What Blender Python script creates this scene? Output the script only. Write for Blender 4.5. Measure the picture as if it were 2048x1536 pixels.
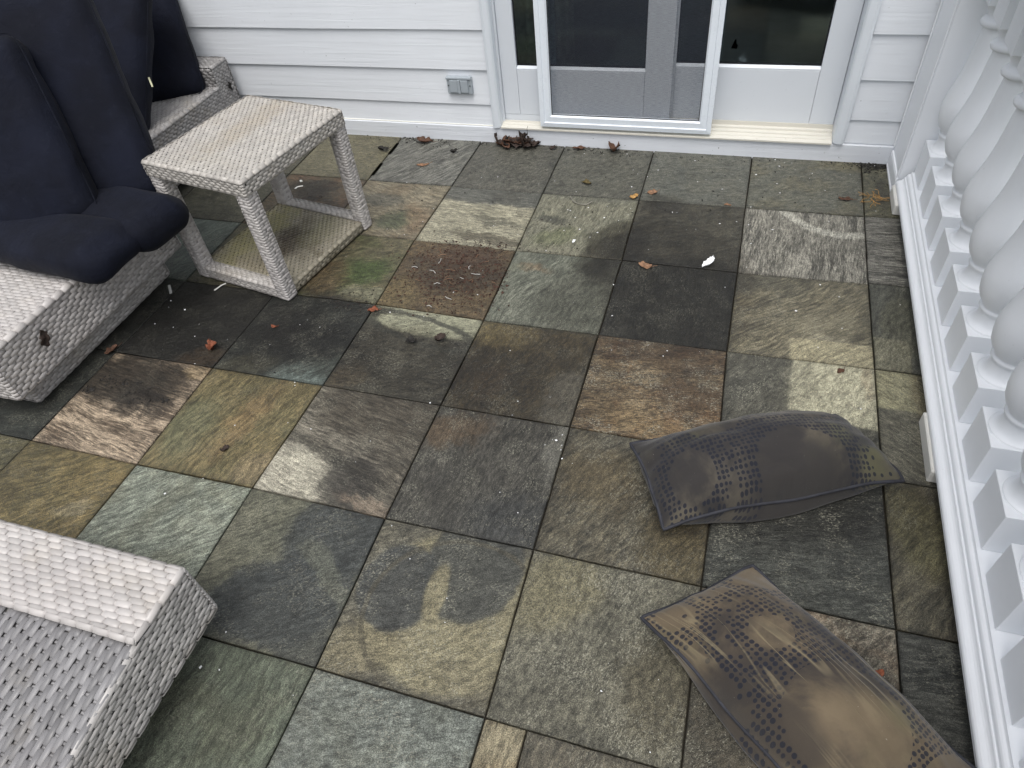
import bpy, bmesh, math, random
import numpy as np
from mathutils import Vector, Matrix, noise as mnoise

random.seed(7); RNG = np.random.default_rng(7)
for o in list(bpy.data.objects): bpy.data.objects.remove(o)
SC = bpy.context.scene
COL = SC.collection
R = math.radians

# ------------------------------------------------------------------ camera, sky, sun, exposure
CAM_LOC = (-0.542, -3.2134, 1.6942)
CAM_ROT = (R(44.021), R(5.2006), R(16.6061))
CAM_F = 1369.43 / 2048.0                       # focal length as a share of the sensor width
cam_d = bpy.data.cameras.new('camera'); cam = bpy.data.objects.new('camera', cam_d); COL.objects.link(cam)
cam.location = CAM_LOC; cam.rotation_euler = CAM_ROT
cam_d.sensor_width = 36.0; cam_d.lens = 36.0 * CAM_F; cam_d.clip_start = 0.02; cam_d.clip_end = 500
SC.camera = cam

SUN_EL, SUN_AZ = 68.0, 172.0                   # azimuth: degrees from +Y, clockwise seen from above
world = bpy.data.worlds.new('World'); SC.world = world; world.use_nodes = True
wn = world.node_tree; wn.nodes.clear()
sky = wn.nodes.new('ShaderNodeTexSky'); sky.sky_type = 'NISHITA'; sky.sun_disc = False
sky.sun_elevation = R(SUN_EL); sky.sun_rotation = R(SUN_AZ); sky.dust_density = 4.0; sky.air_density = 1.0
hs = wn.nodes.new('ShaderNodeHueSaturation'); hs.inputs['Saturation'].default_value = 0.26
bg = wn.nodes.new('ShaderNodeBackground'); bg.inputs['Strength'].default_value = 0.15
wo = wn.nodes.new('ShaderNodeOutputWorld')
wn.links.new(sky.outputs[0], hs.inputs['Color']); wn.links.new(hs.outputs[0], bg.inputs[0]); wn.links.new(bg.outputs[0], wo.inputs[0])

sun_d = bpy.data.lights.new('sun', 'SUN'); sun_d.energy = 1.2; sun_d.angle = R(40); sun_d.color = (1.0, 0.97, 0.93)
sun = bpy.data.objects.new('sun', sun_d); COL.objects.link(sun)
_az = R(SUN_AZ); _el = R(SUN_EL)
_dir = Vector((math.sin(_az)*math.cos(_el), math.cos(_az)*math.cos(_el), math.sin(_el)))
sun.rotation_euler = _dir.to_track_quat('Z', 'Y').to_euler(); sun.location = (0, -4, 8)
SC.render.engine = 'CYCLES'
SC.view_settings.view_transform = 'Standard'; SC.view_settings.look = 'None'
SC.view_settings.gamma = 1.0; SC.view_settings.exposure = 0.38; SC.view_settings.use_curve_mapping = False

# ------------------------------------------------------------------ helpers
CM = np.array(Matrix(cam.rotation_euler.to_matrix()))
CL = np.array(CAM_LOC); FP = CAM_F * 2048
def G(u, v, z=0.0):
    """place on the level z that a spot measured in the photograph stands on"""
    d = CM @ np.array([(u-1024)/FP, -(v-768)/FP, -1.0]); return CL + d*(z-CL[2])/d[2]
def s2l(c):
    out = []
    for x in c[:3]:
        x /= 255.0; out.append(x/12.92 if x <= 0.04045 else ((x+0.055)/1.055)**2.4)
    return (out[0], out[1], out[2], 1.0)

def link(o, parent=None):
    COL.objects.link(o)
    if parent is not None: o.parent = parent
    return o
def tag(o, label=None, cat=None, group=None, kind=None):
    if label: o['label'] = label
    if cat: o['category'] = cat
    if group: o['group'] = group
    if kind: o['kind'] = kind
    return o
def thing(name, label, cat, loc=(0,0,0), rotz=0.0, group=None):
    o = bpy.data.objects.new(name, None); o.empty_display_size = 0.05
    o.location = loc; o.rotation_euler = (0,0,rotz); link(o); return tag(o, label, cat, group)
def obj(name, me, mat=None, parent=None, loc=(0,0,0), smooth=False):
    if isinstance(me, bmesh.types.BMesh):
        bm = me; me = bpy.data.meshes.new(name); bm.to_mesh(me); bm.free()
    if mat is not None and not me.materials: me.materials.append(mat)
    if smooth:
        me.polygons.foreach_set('use_smooth', [True]*len(me.polygons))
    o = bpy.data.objects.new(name, me); o.location = loc; return link(o, parent)
def mesh_np(name, V, F):
    """V (n,3), F (m,4) quads"""
    me = bpy.data.meshes.new(name)
    V = np.asarray(V, np.float32); F = np.asarray(F, np.int32); m, k = F.shape
    me.vertices.add(len(V)); me.vertices.foreach_set('co', V.ravel())
    me.loops.add(m*k); me.loops.foreach_set('vertex_index', F.ravel())
    me.polygons.add(m); me.polygons.foreach_set('loop_start', np.arange(0, m*k, k, dtype=np.int32))
    me.polygons.foreach_set('loop_total', np.full(m, k, np.int32))
    me.polygons.foreach_set('use_smooth', np.ones(m, bool))
    me.update(calc_edges=True); return me
def box_bm(x0, x1, y0, y1, z0, z1, bev=0.0, seg=1, bm=None):
    own = bm is None
    if own: bm = bmesh.new()
    vs = [bm.verts.new(p) for p in ((x0,y0,z0),(x1,y0,z0),(x1,y1,z0),(x0,y1,z0),(x0,y0,z1),(x1,y0,z1),(x1,y1,z1),(x0,y1,z1))]
    fs = [bm.faces.new([vs[i] for i in f]) for f in ((3,2,1,0),(4,5,6,7),(0,1,5,4),(1,2,6,5),(2,3,7,6),(3,0,4,7))]
    if bev > 0:
        es = list({e for f in fs for e in f.edges})
        bmesh.ops.bevel(bm, geom=es, offset=bev, segments=seg, affect='EDGES', profile=0.5)
    return bm
def prism_bm(profile, axis, a0, a1):
    """profile: closed list of 2-D points; axis 'x' -> (y,z), 'y' -> (x,z), 'z' -> (x,y)"""
    bm = bmesh.new()
    def mk(p, a): return {'x': (a, p[0], p[1]), 'y': (p[0], a, p[1]), 'z': (p[0], p[1], a)}[axis]
    A = [bm.verts.new(mk(p, a0)) for p in profile]; B = [bm.verts.new(mk(p, a1)) for p in profile]
    n = len(profile)
    bm.faces.new(A); bm.faces.new(B[::-1])
    for i in range(n): bm.faces.new((A[(i+1) % n], A[i], B[i], B[(i+1) % n]))
    bmesh.ops.recalc_face_normals(bm, faces=bm.faces); return bm
def lathe_me(name, prof, seg=40):
    V = []; F = []
    for r, z in prof:
        for k in range(seg):
            a = 2*math.pi*k/seg; V.append((r*math.cos(a), r*math.sin(a), z))
    for i in range(len(prof)-1):
        for k in range(seg):
            F.append((i*seg+k, i*seg+(k+1) % seg, (i+1)*seg+(k+1) % seg, (i+1)*seg+k))
    return mesh_np(name, V, F)
def tube_me(name, pts, rad, seg=6, closed=False):
    pts = [Vector(p) for p in pts]; n = len(pts); V = []; F = []
    for i, p in enumerate(pts):
        if closed: t = pts[(i+1) % n] - pts[i-1]
        else: t = pts[min(i+1, n-1)] - pts[max(i-1, 0)]
        t.normalize(); a = t.cross(Vector((0,0,1)))
        if a.length < 1e-3: a = t.cross(Vector((1,0,0)))
        a.normalize(); b = t.cross(a)
        r = rad[i] if isinstance(rad, (list, tuple)) else rad
        for k in range(seg):
            c = 2*math.pi*k/seg; V.append(tuple(p + a*math.cos(c)*r + b*math.sin(c)*r))
    m = n if closed else n-1
    for i in range(m):
        j = (i+1) % n
        for k in range(seg):
            F.append((i*seg+k, i*seg+(k+1) % seg, j*seg+(k+1) % seg, j*seg+k))
    return mesh_np(name, V, F)

# ------------------------------------------------------------------ node helpers
class NT:
    def __init__(self, tree): self.t = tree; self.n = tree.nodes; self.l = tree.links
    def set(self, sock, v):
        if v is None: return
        if isinstance(v, bpy.types.NodeSocket): self.l.new(v, sock)
        else: sock.default_value = v
    def new(self, typ, ins=None, **props):
        nd = self.n.new(typ)
        for k, v in props.items(): setattr(nd, k, v)
        for k, v in (ins or {}).items(): self.set(nd.inputs[k], v)
        return nd
    def math(self, op, a, b=None, c=None, clamp=False):
        nd = self.n.new('ShaderNodeMath'); nd.operation = op; nd.use_clamp = clamp
        self.set(nd.inputs[0], a); self.set(nd.inputs[1], b); self.set(nd.inputs[2], c); return nd.outputs[0]
    def vmath(self, op, a, b=None, scale=None):
        nd = self.n.new('ShaderNodeVectorMath'); nd.operation = op
        self.set(nd.inputs[0], a); self.set(nd.inputs[1], b)
        if scale is not None: self.set(nd.inputs['Scale'], scale)
        return nd.outputs['Value'] if op in ('LENGTH', 'DISTANCE', 'DOT_PRODUCT') else nd.outputs[0]
    def noise(self, vec, scale, detail=4, rough=0.55, dist=0.0):
        nd = self.n.new('ShaderNodeTexNoise'); nd.inputs['Scale'].default_value = scale
        nd.inputs['Detail'].default_value = detail; nd.inputs['Roughness'].default_value = rough
        nd.inputs['Distortion'].default_value = dist
        if vec is not None: self.l.new(vec, nd.inputs['Vector'])
        return nd.outputs[0]
    def ramp(self, x, lo, hi, a=0.0, b=1.0, smooth=True):
        nd = self.n.new('ShaderNodeMapRange'); nd.interpolation_type = 'SMOOTHSTEP' if smooth else 'LINEAR'
        self.set(nd.inputs[0], x); self.set(nd.inputs[1], lo); self.set(nd.inputs[2], hi); self.set(nd.inputs[3], a); self.set(nd.inputs[4], b)
        return nd.outputs[0]
    def mix(self, f, a, b, blend='MIX'):
        nd = self.n.new('ShaderNodeMix'); nd.data_type = 'RGBA'; nd.blend_type = blend; nd.clamp_factor = True
        self.set(nd.inputs[0], f); self.set(nd.inputs[6], a); self.set(nd.inputs[7], b); return nd.outputs[2]
    def fmix(self, f, a, b):
        nd = self.n.new('ShaderNodeMix'); nd.data_type = 'FLOAT'
        self.set(nd.inputs[0], f); self.set(nd.inputs[2], a); self.set(nd.inputs[3], b); return nd.outputs[0]
    def mapping(self, vec, loc=(0,0,0), rot=(0,0,0), scale=(1,1,1)):
        nd = self.n.new('ShaderNodeMapping')
        self.set(nd.inputs[0], vec); self.set(nd.inputs[1], loc); self.set(nd.inputs[2], rot); self.set(nd.inputs[3], scale); return nd.outputs[0]
    def bump(self, h, strength=0.3, dist=0.002, normal=None):
        nd = self.n.new('ShaderNodeBump'); nd.inputs['Strength'].default_value = strength; nd.inputs['Distance'].default_value = dist
        self.l.new(h, nd.inputs['Height'])
        if normal is not None: self.l.new(normal, nd.inputs['Normal'])
        return nd.outputs[0]
def material(name):
    m = bpy.data.materials.new(name); m.use_nodes = True; t = m.node_tree; t.nodes.clear(); return m, NT(t)
def finish(nt, color, rough=0.6, normal=None, spec=0.5, sheen=None, metallic=None):
    b = nt.new('ShaderNodeBsdfPrincipled', {'Base Color': color, 'Roughness': rough, 'Specular IOR Level': spec})
    if normal is not None: nt.l.new(normal, b.inputs['Normal'])
    if sheen is not None: b.inputs['Sheen Weight'].default_value = sheen; b.inputs['Sheen Roughness'].default_value = 0.5
    if metallic is not None: b.inputs['Metallic'].default_value = metallic
    o = nt.new('ShaderNodeOutputMaterial'); nt.l.new(b.outputs[0], o.inputs[0]); return b
def gsock(tree, name, io, typ, default=None):
    s = tree.interface.new_socket(name=name, in_out=io, socket_type=typ)
    if default is not None: s.default_value = default
    return s

# ------------------------------------------------------------------ slate: shared node groups
def make_slate_group():
    t = bpy.data.node_groups.new('slate_stone', 'ShaderNodeTree'); n = NT(t)
    gsock(t, 'A', 'INPUT', 'NodeSocketColor'); gsock(t, 'B', 'INPUT', 'NodeSocketColor'); gsock(t, 'C', 'INPUT', 'NodeSocketColor')
    for nm in ('Angle', 'Stretch', 'Contrast', 'Blotch', 'Speckle', 'Seed', 'Freq'): gsock(t, nm, 'INPUT', 'NodeSocketFloat')
    gsock(t, 'Color', 'OUTPUT', 'NodeSocketColor')
    for nm in ('Detail', 'Crust', 'Pits', 'Height', 'Rough', 'Break'): gsock(t, nm, 'OUTPUT', 'NodeSocketFloat')
    gi = t.nodes.new('NodeGroupInput'); go = t.nodes.new('NodeGroupOutput'); I = gi.outputs
    pos = n.new('ShaderNodeNewGeometry').outputs['Position']
    off = n.new('ShaderNodeCombineXYZ', {0: I['Seed'], 1: n.math('MULTIPLY', I['Seed'], 1.7), 2: 0.0}).outputs[0]
    p = n.vmath('ADD', pos, off)
    rot = n.new('ShaderNodeCombineXYZ', {0: 0.0, 1: 0.0, 2: n.math('MULTIPLY', I['Angle'], -1.0)}).outputs[0]
    pr = n.mapping(p, rot=rot)
    st = n.new('ShaderNodeCombineXYZ', {0: n.math('DIVIDE', 1.0, I['Stretch']), 1: 1.0, 2: 1.0}).outputs[0]
    ps = n.vmath('SCALE', n.vmath('MULTIPLY', pr, st), None, scale=I['Freq'])
    warp = n.noise(pr, 4.0, 3, 0.5)
    ps2 = n.vmath('ADD', ps, n.new('ShaderNodeCombineXYZ', {0: 0.0, 1: n.math('MULTIPLY', warp, 1.1), 2: 0.0}).outputs[0])
    f1a = n.noise(ps2, 1.3, 4, 0.6); f1b = n.noise(ps2, 7.5, 4, 0.78)          # cleft streaks, broad and fine
    f1 = n.math('ADD', n.math('MULTIPLY', f1a, 0.5), n.math('MULTIPLY', f1b, 0.5))
    f2 = n.noise(p, 6.0, 6, 0.68, 0.4)                                          # blotches
    f3 = n.noise(pr, 360.0, 2, 0.85)                                            # grain
    f4 = n.noise(pr, 55.0, 4, 0.8)                                              # mottling
    half = n.math('DIVIDE', 0.15, n.math('MAXIMUM', I['Contrast'], 0.05))
    s1 = n.ramp(f1, n.math('SUBTRACT', 0.5, half), n.math('ADD', 0.5, half))
    col = n.mix(s1, I['A'], I['B'])
    col = n.mix(n.math('MULTIPLY', n.ramp(f2, 0.44, 0.62), I['Blotch']), col, I['C'])
    dens = n.noise(p, 8.0, 4, 0.7)
    gr = n.noise(n.vmath('ADD', n.mapping(pr, scale=(0.45, 1.1, 1.0)), (3.7, 9.2, 0)), 22.0, 5, 0.88)
    grime = n.ramp(gr, 0.47, 0.63, 1.0, 0.66)
    d = n.math('MULTIPLY', n.ramp(f3, 0.36, 0.64, 0.48, 1.66, smooth=False), n.ramp(f4, 0.38, 0.62, 0.78, 1.22, smooth=False))
    d = n.math('MULTIPLY', d, n.math('MULTIPLY', grime, n.ramp(f1b, 0.36, 0.66, 0.62, 1.42, smooth=False)))
    gen = n.new('ShaderNodeSeparateXYZ', {0: n.new('ShaderNodeTexCoord').outputs['Generated']})
    ed = n.math('MINIMUM', n.math('MINIMUM', gen.outputs[0], n.math('SUBTRACT', 1.0, gen.outputs[0])), n.math('MINIMUM', gen.outputs[1], n.math('SUBTRACT', 1.0, gen.outputs[1])))
    edm = n.ramp(n.math('ADD', ed, n.math('MULTIPLY', n.math('SUBTRACT', gr, 0.5), 0.16)), 0.0, 0.035, 0.72, 1.0)
    d = n.math('POWER', n.math('MULTIPLY', d, edm), 1.12)
    # pale crust: salt-like flecks, gathered in drifts and strung out along the cleft
    f5 = n.noise(n.mapping(pr, scale=(0.6, 1.0, 1.0)), 210.0, 3, 0.85)
    thr = n.math('SUBTRACT', 0.665, n.math('MULTIPLY', n.ramp(dens, 0.38, 0.62), 0.13))
    sp = n.math('MULTIPLY', n.ramp(f5, thr, n.math('ADD', thr, 0.06)), I['Speckle'])
    cr = n.noise(n.vmath('ADD', ps2, (5.1, 3.3, 1.0)), 17.0, 4, 0.92)
    crm = n.math('MULTIPLY', n.ramp(cr, 0.53, 0.63), n.math('MULTIPLY', n.ramp(dens, 0.36, 0.62), n.math('ADD', n.math('MULTIPLY', I['Speckle'], 0.55), 0.04)))
    crust = n.math('MAXIMUM', n.math('MULTIPLY', sp, 0.85), n.math('MULTIPLY', crm, 0.6))
    f6 = n.noise(n.vmath('ADD', p, (7.3, 2.1, 0)), 135.0, 3, 0.85)
    h = n.math('ADD', f1, n.math('ADD', n.math('MULTIPLY', f4, 0.8), n.math('MULTIPLY', f3, 0.5)))
    for k, v in dict(Color=col, Detail=d, Crust=crust, Pits=n.ramp(f6, 0.57, 0.65, 0.0, 0.6), Height=h, Rough=n.ramp(f4, 0.3, 0.7, 0.34, 0.62), Break=gr).items(): t.links.new(v, go.inputs[k])
    return t
SLATE = make_slate_group()

def make_stamp_group():
    t = bpy.data.node_groups.new('stain_shape', 'ShaderNodeTree'); n = NT(t)
    gsock(t, 'Center', 'INPUT', 'NodeSocketVector'); gsock(t, 'Radius', 'INPUT', 'NodeSocketVector')
    for nm in ('Angle', 'Soft', 'Warp', 'Power', 'Ring'): gsock(t, nm, 'INPUT', 'NodeSocketFloat')
    gsock(t, 'Mask', 'OUTPUT', 'NodeSocketFloat')
    gi = t.nodes.new('NodeGroupInput'); go = t.nodes.new('NodeGroupOutput'); I = gi.outputs
    pos = n.new('ShaderNodeNewGeometry').outputs['Position']
    nz = t.nodes.new('ShaderNodeTexNoise'); nz.inputs['Scale'].default_value = 11; nz.inputs['Detail'].default_value = 5; nz.inputs['Roughness'].default_value = 0.7
    t.links.new(n.vmath('ADD', pos, I['Center']), nz.inputs['Vector'])
    w = n.vmath('SCALE', n.vmath('SUBTRACT', nz.outputs[1], (0.5, 0.5, 0.5)), None, scale=I['Warp'])
    q = n.vmath('SUBTRACT', n.vmath('ADD', pos, w), I['Center'])
    rot = n.new('ShaderNodeCombineXYZ', {0: 0.0, 1: 0.0, 2: n.math('MULTIPLY', I['Angle'], -1.0)}).outputs[0]
    q = n.vmath('ABSOLUTE', n.vmath('DIVIDE', n.mapping(q, rot=rot), I['Radius']))
    sx = n.new('ShaderNodeSeparateXYZ', {0: q})
    d = n.math('POWER', n.math('ADD', n.math('POWER', sx.outputs[0], I['Power']), n.math('POWER', sx.outputs[1], I['Power'])), n.math('DIVIDE', 1.0, I['Power']))
    ring = n.math('DIVIDE', n.math('ABSOLUTE', n.math('SUBTRACT', d, 1.0)), n.math('MAXIMUM', I['Ring'], 0.001))
    isr = n.math('GREATER_THAN', I['Ring'], 0.0005)
    d = n.fmix(isr, d, ring)
    m = n.ramp(d, n.math('SUBTRACT', 1.0, I['Soft']), n.math('ADD', 1.0, I['Soft']), 1.0, 0.0)
    t.links.new(m, go.inputs['Mask']); return t
STAMP = make_stamp_group()

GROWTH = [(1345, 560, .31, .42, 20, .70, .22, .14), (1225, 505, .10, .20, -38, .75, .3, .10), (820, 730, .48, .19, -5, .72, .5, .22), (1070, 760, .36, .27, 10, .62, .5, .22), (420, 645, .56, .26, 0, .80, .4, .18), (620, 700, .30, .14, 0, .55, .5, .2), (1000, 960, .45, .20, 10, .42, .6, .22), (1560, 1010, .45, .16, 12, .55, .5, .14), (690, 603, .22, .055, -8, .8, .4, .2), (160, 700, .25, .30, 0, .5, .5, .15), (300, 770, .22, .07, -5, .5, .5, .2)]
def tile_material(key, A, B, Cc, ang=0, stretch=4, contrast=1.0, blotch=0.4, speckle=0.4, freq=9.0, stains=(), tint=0.66, cen=(0, 0)):
    m, n = material('slate_%s' % key)
    g = n.new('ShaderNodeGroup'); g.node_tree = SLATE
    def c(x):
        v = s2l(x); g_ = 0.3*v[0]+0.55*v[1]+0.15*v[2]; k = 0.86
        return tuple((g_+(q-g_)*k)*tint*w_ for q, w_ in zip(v[:3], (1.0, 1.01, 0.93))) + (1.0,)
    for k, v in dict(A=c(A), B=c(B), C=c(Cc), Angle=R(ang), Stretch=stretch, Contrast=contrast, Blotch=blotch, Speckle=speckle,
                     Seed=random.uniform(0, 40), Freq=freq).items(): g.inputs[k].default_value = v
    col = g.outputs['Color']; rough = g.outputs['Rough']; bnd = g.outputs['Break']
    def stamp(u, v, rx, ry, a, soft, warp, power=2.0, ring=0.0):
        st = n.new('ShaderNodeGroup'); st.node_tree = STAMP; w = G(u, v)
        st.inputs['Center'].default_value = (w[0], w[1], 0); st.inputs['Radius'].default_value = (rx, ry, 1)
        for k_, v_ in dict(Angle=R(a), Soft=soft, Warp=warp, Power=power, Ring=ring).items(): st.inputs[k_].default_value = v_
        return st.outputs[0]
    def ragged(mask, k=0.5, amp=2.0):   # the edge of a stain follows the pitting of the stone
        brk = n.math('ADD', mask, n.math('MULTIPLY', n.math('SUBTRACT', bnd, 0.5), amp))
        r_ = n.fmix(k, mask, n.ramp(brk, 0.22, 0.78)); return n.math('MULTIPLY', r_, n.ramp(mask, 0.0, 0.15))
    for s in stains:
        # (u, v, rx, ry, angle, colour, amount, soft, warp, power, ring, wet)
        u, v, rx, ry, a, sc, amt = s[:7]
        if amt <= 0: continue
        soft, warp, power, ring, wet = (list(s[7:]) + [0.35, 0.12, 2.0, 0.0, 0.0][len(s)-7:])[:5]
        mk = n.math('MULTIPLY', ragged(stamp(u, v, rx, ry, a, soft, warp, power, ring), 0.08 if power > 4 else 0.5), amt)
        col = n.mix(mk, col, c(sc))
        if wet > 0: rough = n.fmix(n.math('MULTIPLY', mk, wet), rough, 0.22)
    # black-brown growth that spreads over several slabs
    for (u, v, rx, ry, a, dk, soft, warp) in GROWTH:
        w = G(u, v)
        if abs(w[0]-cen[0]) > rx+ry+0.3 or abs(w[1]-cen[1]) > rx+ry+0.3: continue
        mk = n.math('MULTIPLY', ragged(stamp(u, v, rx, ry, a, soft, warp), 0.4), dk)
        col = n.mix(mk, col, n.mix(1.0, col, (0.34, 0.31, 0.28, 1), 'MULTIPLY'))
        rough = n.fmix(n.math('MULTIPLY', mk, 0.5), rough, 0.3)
    dd = n.new('ShaderNodeCombineColor', {0: g.outputs['Detail'], 1: g.outputs['Detail'], 2: g.outputs['Detail']}).outputs[0]
    col = n.mix(1.0, col, dd, 'MULTIPLY')
    col = n.mix(g.outputs['Crust'], col, c((200, 196, 180)))
    col = n.mix(g.outputs['Pits'], col, c((40, 38, 34)))
    nrm = n.bump(g.outputs['Height'], 1.0, 0.005)
    finish(n, col, rough, nrm, spec=0.42)
    return m

# ------------------------------------------------------------------ plain materials
def paint_mat(name, col, rough=0.45, grain=0.0, bump=0.0, dirt=0.25, dirtcol=(120, 116, 104), axis='x', specks=0.0):
    m, n = material(name)
    tc = n.new('ShaderNodeTexCoord').outputs['Object']; pos = n.new('ShaderNodeNewGeometry').outputs['Position']
    sc = {'x': (2.2, 60, 60), 'z': (60, 60, 2.2), 'y': (60, 2.2, 60)}[axis]
    gr = n.noise(n.mapping(pos, scale=sc), 1.0, 6, 0.62, 0.5)
    big = n.noise(pos, 3.1, 5, 0.6); fine = n.noise(pos, 38.0, 5, 0.7)
    base = s2l(col)
    c = n.mix(n.ramp(big, 0.35, 0.7, 0.0, 0.22), base, tuple(x*0.86 for x in base[:3]) + (1,))
    c = n.mix(n.math('MULTIPLY', n.ramp(fine, 0.62, 0.78), dirt), c, s2l(dirtcol))
    if grain: c = n.mix(n.math('MULTIPLY', n.ramp(gr, 0.55, 0.75), grain), c, tuple(x*0.6 for x in base[:3]) + (1,))
    if specks:
        sp = n.noise(pos, 70.0, 2, 0.5); c = n.mix(n.math('MULTIPLY', n.ramp(sp, 0.75, 0.78), specks), c, s2l((50, 46, 40)))
    h = n.math('ADD', n.math('MULTIPLY', gr, 1.0), n.math('MULTIPLY', fine, 0.12))
    finish(n, c, n.ramp(fine, 0.3, 0.7, rough-0.08, rough+0.1), n.bump(h, bump, 0.003) if bump else n.bump(fine, 0.02, 0.0006), spec=0.4)
    return m
WHITE = (220, 224, 229)
M_SIDING = paint_mat('siding_paint', WHITE, 0.5, 0.07, 0.6, 0.12, specks=0.35)
M_SKIRT = paint_mat('skirt_paint', (218, 222, 228), 0.55, 0.30, 0.8, 0.35, specks=0.7)
M_TRIM = paint_mat('trim_paint', (214, 220, 226), 0.4, 0, 0, 0.05, axis='z')
M_DOOR = paint_mat('door_vinyl', (208, 213, 219), 0.35, 0, 0, 0.04, axis='z')
M_SCREENFRAME = paint_mat('screen_frame_aluminium', (224, 231, 238), 0.3, 0, 0, 0.03, axis='z')
M_SILL = paint_mat('sill_vinyl', (206, 203, 193), 0.42, 0, 0, 0.35, (120, 96, 66), specks=0.5)
M_RAIL = paint_mat('balustrade_paint', (236, 239, 243), 0.38, 0.0, 0.0, 0.05, (196, 186, 180), axis='y', specks=0.1)
M_BLOCK = paint_mat('block_paint', (215, 214, 208), 0.55, 0.2, 0.4, 0.5, (90, 86, 76), specks=0.8)
def flat_mat(name, col, rough=0.6, spec=0.4, bumps=0.0, var=0.25, scale=20.0, sheen=None):
    m, n = material(name); pos = n.new('ShaderNodeNewGeometry').outputs['Position']
    f = n.noise(pos, scale, 5, 0.65); b = s2l(col)
    c = n.mix(n.ramp(f, 0.3, 0.7, 0.0, 1.0), tuple(x*(1-var) for x in b[:3])+(1,), tuple(min(1, x*(1+var)) for x in b[:3])+(1,))
    finish(n, c, rough, n.bump(f, bumps, 0.002) if bumps else None, spec, sheen); return m
M_MORTAR = flat_mat('joint_dirt', (40, 37, 31), 0.9, 0.2, 0.4)
M_CORE = flat_mat('wicker_underside', (126, 123, 120), 0.8, 0.2)
M_CORE2 = flat_mat('wicker_backing', (146, 144, 141), 0.8, 0.2)
M_OUTLET = paint_mat('outlet_plastic', (158, 166, 172), 0.4, 0, 0, 0.15, axis='x')
M_DARK = flat_mat('dark_gap', (20, 20, 20), 0.8, 0.2)
M_SCREW = flat_mat('screw_metal', (70, 72, 74), 0.4, 0.5)
M_GASKET = flat_mat('gasket_rubber', (28, 30, 34), 0.5, 0.3)

def wicker_mat(name, col, dirt=0.25, dirtcol=(120, 105, 78), moss=0.0, mosscol=(110, 112, 60), var=0.16, stains=()):
    m, n = material(name); geo = n.new('ShaderNodeNewGeometry'); pos = geo.outputs['Position']; isl = geo.outputs['Random Per Island']
    b = s2l(col)
    c = n.mix(isl, tuple(x*(1-var) for x in b[:3])+(1,), tuple(min(1, x*(1+var)) for x in b[:3])+(1,))
    c = n.mix(n.math('MULTIPLY', n.ramp(n.noise(pos, 4.0, 4, 0.6), 0.4, 0.7), 0.35), c, tuple(x*y for x, y in zip(b[:3], (0.80, 0.78, 0.80)))+(1,))
    c = n.mix(n.math('MULTIPLY', n.ramp(n.noise(pos, 6.0, 6, 0.7), 0.48, 0.68), dirt), c, s2l(dirtcol))
    for (x, y, z, rx, ry, ang, sc, amt) in stains:
        q = n.mapping(n.vmath('SUBTRACT', pos, (x, y, z)), rot=(0, 0, -R(ang)))
        q = n.vmath('MULTIPLY', q, (1/rx, 1/ry, 0.0))
        q = n.vmath('ADD', q, n.vmath('SCALE', n.vmath('SUBTRACT', n.new('ShaderNodeTexNoise', {'Vector': pos, 'Scale': 14.0, 'Detail': 6.0, 'Roughness': 0.7}).outputs[1], (0.5, 0.5, 0.5)), None, scale=1.6))
        mk = n.math('MULTIPLY', n.ramp(n.vmath('LENGTH', n.vmath('MULTIPLY', q, (1, 1, 0))), 0.35, 1.1, 1.0, 0.0), amt)
        mk = n.math('MULTIPLY', mk, n.ramp(isl, 0.0, 1.0, 0.55, 1.0))
        c = n.mix(mk, c, s2l(sc))
    finish(n, c, n.ramp(n.noise(pos, 30.0, 3), 0.3, 0.7, 0.34, 0.5), n.bump(n.noise(pos, 260.0, 2), 0.12, 0.001), spec=0.45)
    return m

# ------------------------------------------------------------------ patio: tiles from the measured joints
T = 0.4572
MEAS = {(0,1):(1729,433),(1,1):(1491,415),(2,1):(1278,400),(3,1):(1085,387),(4,1):(903,372),(5,1):(735,360),
(0,2):(1737,568),(1,2):(1475,545),(2,2):(1244,520),(3,2):(1032,501),(4,2):(829,480),
(0,3):(1750,738),(1,3):(1454,702),(2,3):(1197,669),(3,3):(967,640),(4,3):(752,608),
(2,4):(1140,853),(3,4):(881,810),(4,4):(645,770),(5,4):(425,735),
(0,5):(1793,1258),(1,5):(1403,1172),(2,5):(1067,1098),(3,5):(770,1036),(4,5):(504,975),(5,5):(273,928),
(2,6):(970,1435),(3,6):(630,1335),(6,5):(62,880),
(0,0):(1722,320),(1,0):(1505,310),(2,0):(1308,303),(3,0):(1130,293),(4,0):(963,284),(5,0):(803,276)}
def corner(c, r):
    if (c, r) in MEAS: p = G(*MEAS[(c, r)]); x, y = p[0], p[1]
    else: x, y = -c*T, -r*T
    if r == 0: y = 0.03
    if c < 0: x = 0.42
    return x, y

ground = obj('ground', box_bm(-40, 40, -60, 30, -0.35, -0.25), flat_mat('lawn_earth', (70, 78, 52), 0.9, 0.2, 0.3, 0.3, 2.0)); tag(ground, kind='structure')
patio = obj('patio_floor', box_bm(-7.5, 0.9, -9.0, 0.9, -0.25, -0.012), M_MORTAR); tag(patio, kind='structure')

BLK = (44, 43, 40); DKB = (62, 58, 50); SLT = (74, 77, 78); WET = (40, 40, 38)
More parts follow.
